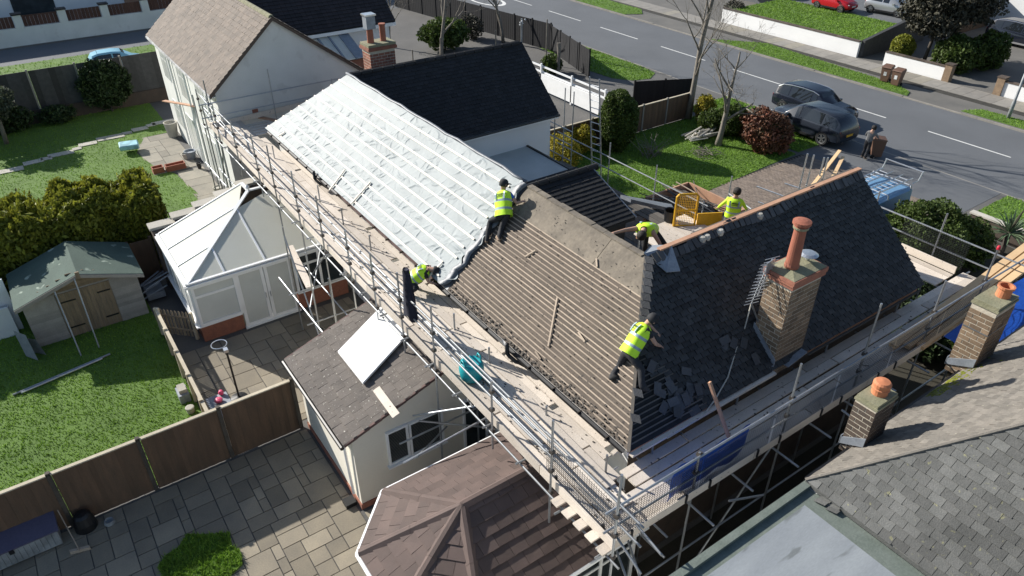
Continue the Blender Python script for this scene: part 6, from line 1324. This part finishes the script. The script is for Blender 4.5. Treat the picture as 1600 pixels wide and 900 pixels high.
# ================================================================== PEOPLE
def person(label, J, top, vest=True, headgear='cap', boots='bootb', sleeves='skin', legs='trouser', lat=None, group=None, scale=1.0, sleeve_len=.5):
    """J: pelvis, neck, head and the elbow/hand/knee/ankle/toe of each side, in world metres; lat: unit vector to the person's right"""
    J = {k: Vector(v) for k, v in J.items()}; pel, neck = J['pelvis'], J['neck']; lat = Vector(lat).normalized(); ax = (neck-pel).normalized(); lat = (lat-ax*lat.dot(ax)).normalized(); fwd = ax.cross(lat)
    o = thing('person', label, 'person', (pel.x, pel.y, min(J['ra'].z, J['la'].z)-.08), group)
    V, E, Rd, Tg = [], [], [], []
    def av(p, r, t, par=None):
        V.append(Vector(p)); Rd.append(r if isinstance(r, tuple) else (r, r)); Tg.append(t)
        if par is not None: E.append((par, len(V)-1))
        return len(V)-1
    p0 = av(pel, (.165,.13), 'l'); s1 = av(pel.lerp(neck,.35), (.155,.125), 't', p0); s2 = av(pel.lerp(neck,.75), (.165,.13), 't', s1); nk = av(neck+ax*.03, .06, 'h', s2); hd_ = av(J['head'], .1, 'h', nk)
    hv = (J['head']-neck).normalized(); av(J['head']+hv*.08, .075, 'h', hd_)
    for sgn, a_ in ((1,'r'), (-1,'l')):
        sh_ = av(pel.lerp(neck,.88)+lat*sgn*.185, .07, 't', s2); el = J[a_+'e']; ha = J[a_+'h']
        m1 = av(V[sh_].lerp(el,.5), .056, 's' if sleeve_len >= .5 else 'a', sh_); e_ = av(el, .047, 'a', m1); w_ = av(el.lerp(ha,.85), .033, 'a', e_)
        d_ = (ha-el).normalized(); pm = av(ha, (.042,.025), 'a', w_); sd2 = d_.cross(Vector((0,0,1))); sd2 = sd2.normalized() if sd2.length > .1 else lat
        for f_ in range(4):
            off = (f_-1.5)*.024; l_ = (.075,.088,.082,.062)[f_]; k1 = av(ha+d_*(.05)+sd2*off, .0105, 'a', pm); av(ha+d_*(.05+l_*.8)+sd2*off*1.1-Vector((0,0,.03)), .0085, 'a', k1)
        t1 = av(ha+d_*.01+sd2*-.05, .012, 'a', pm); av(ha+d_*.055+sd2*-.075-Vector((0,0,.015)), .009, 'a', t1)
        hp_ = av(pel-ax*.06+lat*sgn*.095, .108, 'l', p0); kn = J[a_+'k']; an = J[a_+'a']; to = J[a_+'t']
        t_ = av(V[hp_].lerp(kn,.5), .098, 'l', hp_); k_ = av(kn, .078, 'l', t_); cf = av(kn.lerp(an,.4), .076, 'l', k_); a2 = av(an, .062, 'l', cf); he = av(an-(to-an).normalized()*.04-Vector((0,0,.05)), .045, 'b', a2); av(to, .04, 'b', a2)
    me = bpy.data.meshes.new('body'); me.from_pydata(V, E, []); ob = bpy.data.objects.new('tmp_body', me); col.objects.link(ob)
    sk_ = ob.modifiers.new('skin', 'SKIN'); sk_.use_smooth_shade = True
    for i, r_ in enumerate(Rd): me.skin_vertices[0].data[i].radius = r_
    me.skin_vertices[0].data[0].use_root = True
    ss = ob.modifiers.new('sub', 'SUBSURF'); ss.levels = 2; ss.render_levels = 2
    dg = bpy.context.evaluated_depsgraph_get(); m2 = bpy.data.meshes.new_from_object(ob.evaluated_get(dg)); bpy.data.objects.remove(ob)
    m2.name = 'body'; m2.materials.clear(); keys = {'l': M[legs], 't': M[top], 's': M[top] if sleeves == 'skin' else M[sleeves], 'a': M['skin'] if sleeve_len < .9 else M[sleeves], 'h': M['skin'], 'b': M[boots]}; names = list(keys)
    for k in names: m2.materials.append(keys[k])
    segs = [(V[a_], V[b_], Tg[b_] if Tg[b_] == Tg[a_] or Tg[b_] in 'hbas' else Tg[b_]) for a_, b_ in E]
    A_ = np.array([s[0][:] for s in segs]); B_ = np.array([s[1][:] for s in segs]); D_ = B_-A_; DD_ = (D_*D_).sum(1)
    for pg in m2.polygons:
        c_ = np.array(pg.center[:]); t_ = np.clip(((c_-A_)*D_).sum(1)/DD_, 0, 1); i = int(np.argmin(np.linalg.norm(A_+D_*t_[:, None]-c_, axis=1)))
        pg.material_index = names.index(segs[i][2]); pg.use_smooth = True
    m2.transform(Matrix.Translation(-W0[o])); b_ = bpy.data.objects.new('body', m2); col.objects.link(b_); b_.parent = o; W0[b_] = W0[o]
    # hands keep skin even under long sleeves
    if sleeve_len >= .9:
        for pg in m2.polygons:
            c_ = Vector(pg.center)+W0[o]
            if min((c_-J['rh']).length, (c_-J['lh']).length) < .1: pg.material_index = names.index('h')
    # facial features
    hc = J['head']; fv = Vector(J.get('face', fwd)).normalized(); fv = (fv-hv*fv.dot(hv)).normalized(); ev = fv.cross(hv).normalized()
    MB().lathe(hc+fv*.1-hv*.01, [(.018,0),(.02,.012),(.008,.035)], 8, ax=fv).build('nose', M['skin'], b_)
    for s_ in (-1,1): MB().lathe(hc+fv*.088+ev*.036*s_+hv*.022, [(.012,0),(.012,.008),(.004,.013)], 8, ax=fv).build('eye', M['hair'], b_); MB().lathe(hc+ev*.098*s_, [(.026,0),(.03,.01),(.02,.02)], 8, ax=ev*s_).build('ear', M['skin'], b_)
    MB().ob(hc+fv*.092-ev*.025-hv*.05, ev*.05, hv*.012, fv*.008).build('mouth', mat('lips', (.35,.13,.11), .6), b_)
    prof = [(.116,-.05),(.12,-.01),(.121,.03),(.112,.075),(.08,.115),(.03,.135),(.005,.138)]
    hm = 'cap' if headgear == 'cap' else 'hair'
    MB().lathe(hc-fv*.012, prof if headgear == 'cap' else [(.1,-.075),(.117,-.03)]+prof, 18, ax=hv).build('cap' if headgear == 'cap' else 'hair', M[hm], o, smooth=True)
    if headgear == 'cap': MB().prism([hc+fv*.08+ev*.085+hv*.012, hc+fv*.19+ev*.05+hv*.0, hc+fv*.2+hv*.0, hc+fv*.19-ev*.05+hv*.0, hc+fv*.08-ev*.085+hv*.012], hv*.012).build('cap_peak', M['cap'], o)
    if vest:
        vb = MB(); k_ = 22; L_ = (neck-pel).length
        prof = [(-.12,.235,.19,0),(.10,.228,.183,0),(.14,.226,.18,1),(.24,.226,.18,1),(.245,.226,.18,0),(.50,.228,.18,0),(.505,.228,.18,1),(.605,.228,.18,1),(.61,.228,.18,0),(.84,.235,.165,0),(.94,.2,.135,0),(1.0,.13,.10,0),(1.03,.085,.085,0)]
        for (t_, a_, bb, mi) in prof:
            c_ = pel.lerp(neck, t_)
            for i in range(k_):
                th = 2*math.pi*i/k_; ca, sa = math.cos(th), math.sin(th); rr = 1+.02*math.sin(4*th+t_*9)
                vb.v.append(tuple(c_+lat*math.copysign(abs(ca)**.8, ca)*a_*rr+fwd*math.copysign(abs(sa)**.85, sa)*bb*rr))
        for j in range(len(prof)-1):
            for i in range(k_): vb.f.append((j*k_+i, j*k_+(i+1)%k_, (j+1)*k_+(i+1)%k_, (j+1)*k_+i)); vb.m.append(1 if prof[j][3] and prof[j+1][3] else 0)
        ve = vb.build('hi_vis_vest', [M['hiviz'], M['refl']], o, smooth=True)
        for sgn in (-1,1):
            sp_ = [pel.lerp(neck,.6)-fwd*.182+lat*sgn*.12, pel.lerp(neck,.8)-fwd*.178+lat*sgn*.13, pel.lerp(neck,.93)-fwd*.145+lat*sgn*.13]
            for p_, q_ in zip(sp_[:-1], sp_[1:]): MB().bar(p_, q_, .05, .006, up=-fwd).build('shoulder_band', M['refl'], ve)
        for i in range(5):
            c_ = pel.lerp(neck,.77)-fwd*.181+lat*(i-2)*.042; MB().ob(c_, lat*.028, ax*.045, -fwd*.004).build('back_print', M['black' if i < 2 else 'navy'], ve)
        MB().ob(pel.lerp(neck,.70)-fwd*.181-lat*.09, lat*.19, ax*.012, -fwd*.004).build('back_print', M['navy'], ve)
    return o
# worker sitting on the slope by the ridge
SO, SN = Vector((0,YE,ZE)), NR
WO, WN = Vector((XN,0,ZE)), NW
ph = PY(787,334,9.35); pn = PY(786,299,9.56); la_ = PPL(763,379,SO,SN)+SN*.09; ra_ = PPL(783,376,SO,SN)+SN*.1
person('worker in dark cap and hi-vis vest sitting on the slope below the ridge', dict(pelvis=ph, neck=pn, head=pn+Vector((-.02,.05,.19)), face=(.3,.85,-.45),
    re=pn+Vector((.32,.2,-.26)), rh=PY(815,315,9.85), le=pn+Vector((-.3,.2,-.2)), lh=pn+Vector((-.12,.42,-.22)), rk=ph+Vector((.08,-.12,-.33)), ra=ra_, rt=ra_+Vector((-.16,.02,-.03)), lk=PY(766,345,9.15), la=la_, lt=la_+Vector((-.1,.12,-.0))),
    'bluetop', boots='boot', lat=(.93,.3,0))
# worker bent over the hip
ph = PY(984,548,8.72); pn = PY(1009,508,9.15); la_ = PPL(957,592,SO,SN)+SN*.08; ra_ = PPL(1000,608,WO,WN)+WN*.08
person('worker in dark cap bending over the hip with one leg on each slope', dict(pelvis=ph, neck=pn, head=PY(1020,499,9.25), face=(.3,.5,-.8),
    re=pn+Vector((.28,.06,-.34)), rh=pn+Vector((.2,.3,-.55)), le=pn+Vector((-.22,.32,-.25)), lh=pn+Vector((-.02,.45,-.45)), rk=ph.lerp(ra_,.5)+Vector((.06,.08,.02)), ra=ra_, rt=ra_+Vector((.1,.14,-.05)), lk=PY(968,572,8.62), la=la_, lt=la_+Vector((.1,.12,.02))),
    'darktop', lat=(.75,-.65,0))
# worker crouched on the lift under the membrane edge
person('worker in hi-vis crouching at the eaves beside the hanging coat', dict(pelvis=(-15.2,7.25,4.3), neck=(-15.0,7.62,4.58), head=(-14.85,7.78,4.55), face=(.5,.7,-.5),
    re=(-14.75,7.5,4.35), rh=(-14.6,7.65,4.3), le=(-15.15,7.85,4.5), lh=(-14.95,8.05,4.72), rk=(-14.85,7.2,4.2), ra=(-15.1,7.05,3.99), rt=(-14.9,7.05,3.95), lk=(-15.1,7.5,4.25), la=(-15.35,7.35,3.99), lt=(-15.15,7.4,3.95)), 'darktop', headgear='cap', lat=(.85,-.5,0))
# worker stooping behind the ridge
person('dark haired worker stooping with arms down behind the ridge', dict(pelvis=(-11.45,12.2,5.95), neck=(-11.08,11.62,6.3), head=(-10.97,11.45,6.24), face=(.2,-.5,-.9),
    re=(-11.3,11.2,6.32), rh=(-11.12,10.6,6.5), le=(-10.7,11.85,5.98), lh=(-10.55,11.6,5.72), rk=(-11.4,12.05,5.5), ra=(-11.5,12.35,5.0), rt=(-11.35,12.15,4.95), lk=(-10.95,12.45,5.5), la=(-11.0,12.75,5.0), lt=(-10.85,12.55,4.95)), 'darktop', headgear='hair', lat=(-.8,-.6,0), sleeve_len=.3)
# worker seen from behind over the wing ridge
person('dark haired worker in bright jacket seen from behind beyond the wing ridge', dict(pelvis=(-12.4,16.75,4.62), neck=(-12.4,16.75,5.15), head=(-12.4,16.78,5.36), face=(-.5,.8,0),
    re=(-12.15,17.0,4.85), rh=(-12.25,17.2,4.7), le=(-12.7,16.5,4.85), lh=(-12.9,16.65,4.65), rk=(-12.18,17.1,4.2), ra=(-12.2,17.08,3.75), rt=(-12.3,17.2,3.7), lk=(-12.35,16.95,4.2), la=(-12.35,16.93,3.75), lt=(-12.45,17.05,3.7)), 'hiviz', headgear='hair', lat=(.75,.6,0), sleeves='hiviz', sleeve_len=1.0)
MB().box(-12.8,-11.7,16.5,17.6,3.62,3.68).build('board', M['board'], fsx)
# person by the road
person('person in grey hooded top pulling a brown wheelie bin beside the road', dict(pelvis=(-18.15,34.3,.92), neck=(-18.12,34.32,1.45), head=(-18.1,34.36,1.65), face=(-.4,.9,-.2),
    re=(-17.85,34.5,1.2), rh=(-17.95,34.72,1.05), le=(-18.4,34.32,1.18), lh=(-18.3,34.6,1.05), rk=(-18.05,34.28,.5), ra=(-18.08,34.2,.1), rt=(-17.98,34.32,.04), lk=(-18.25,34.32,.5), la=(-18.3,34.3,.1), lt=(-18.25,34.45,.04)), 'greytop', vest=False, headgear='hair', boots='boot', lat=(.9,.35,0), sleeves='greytop', sleeve_len=1.0)
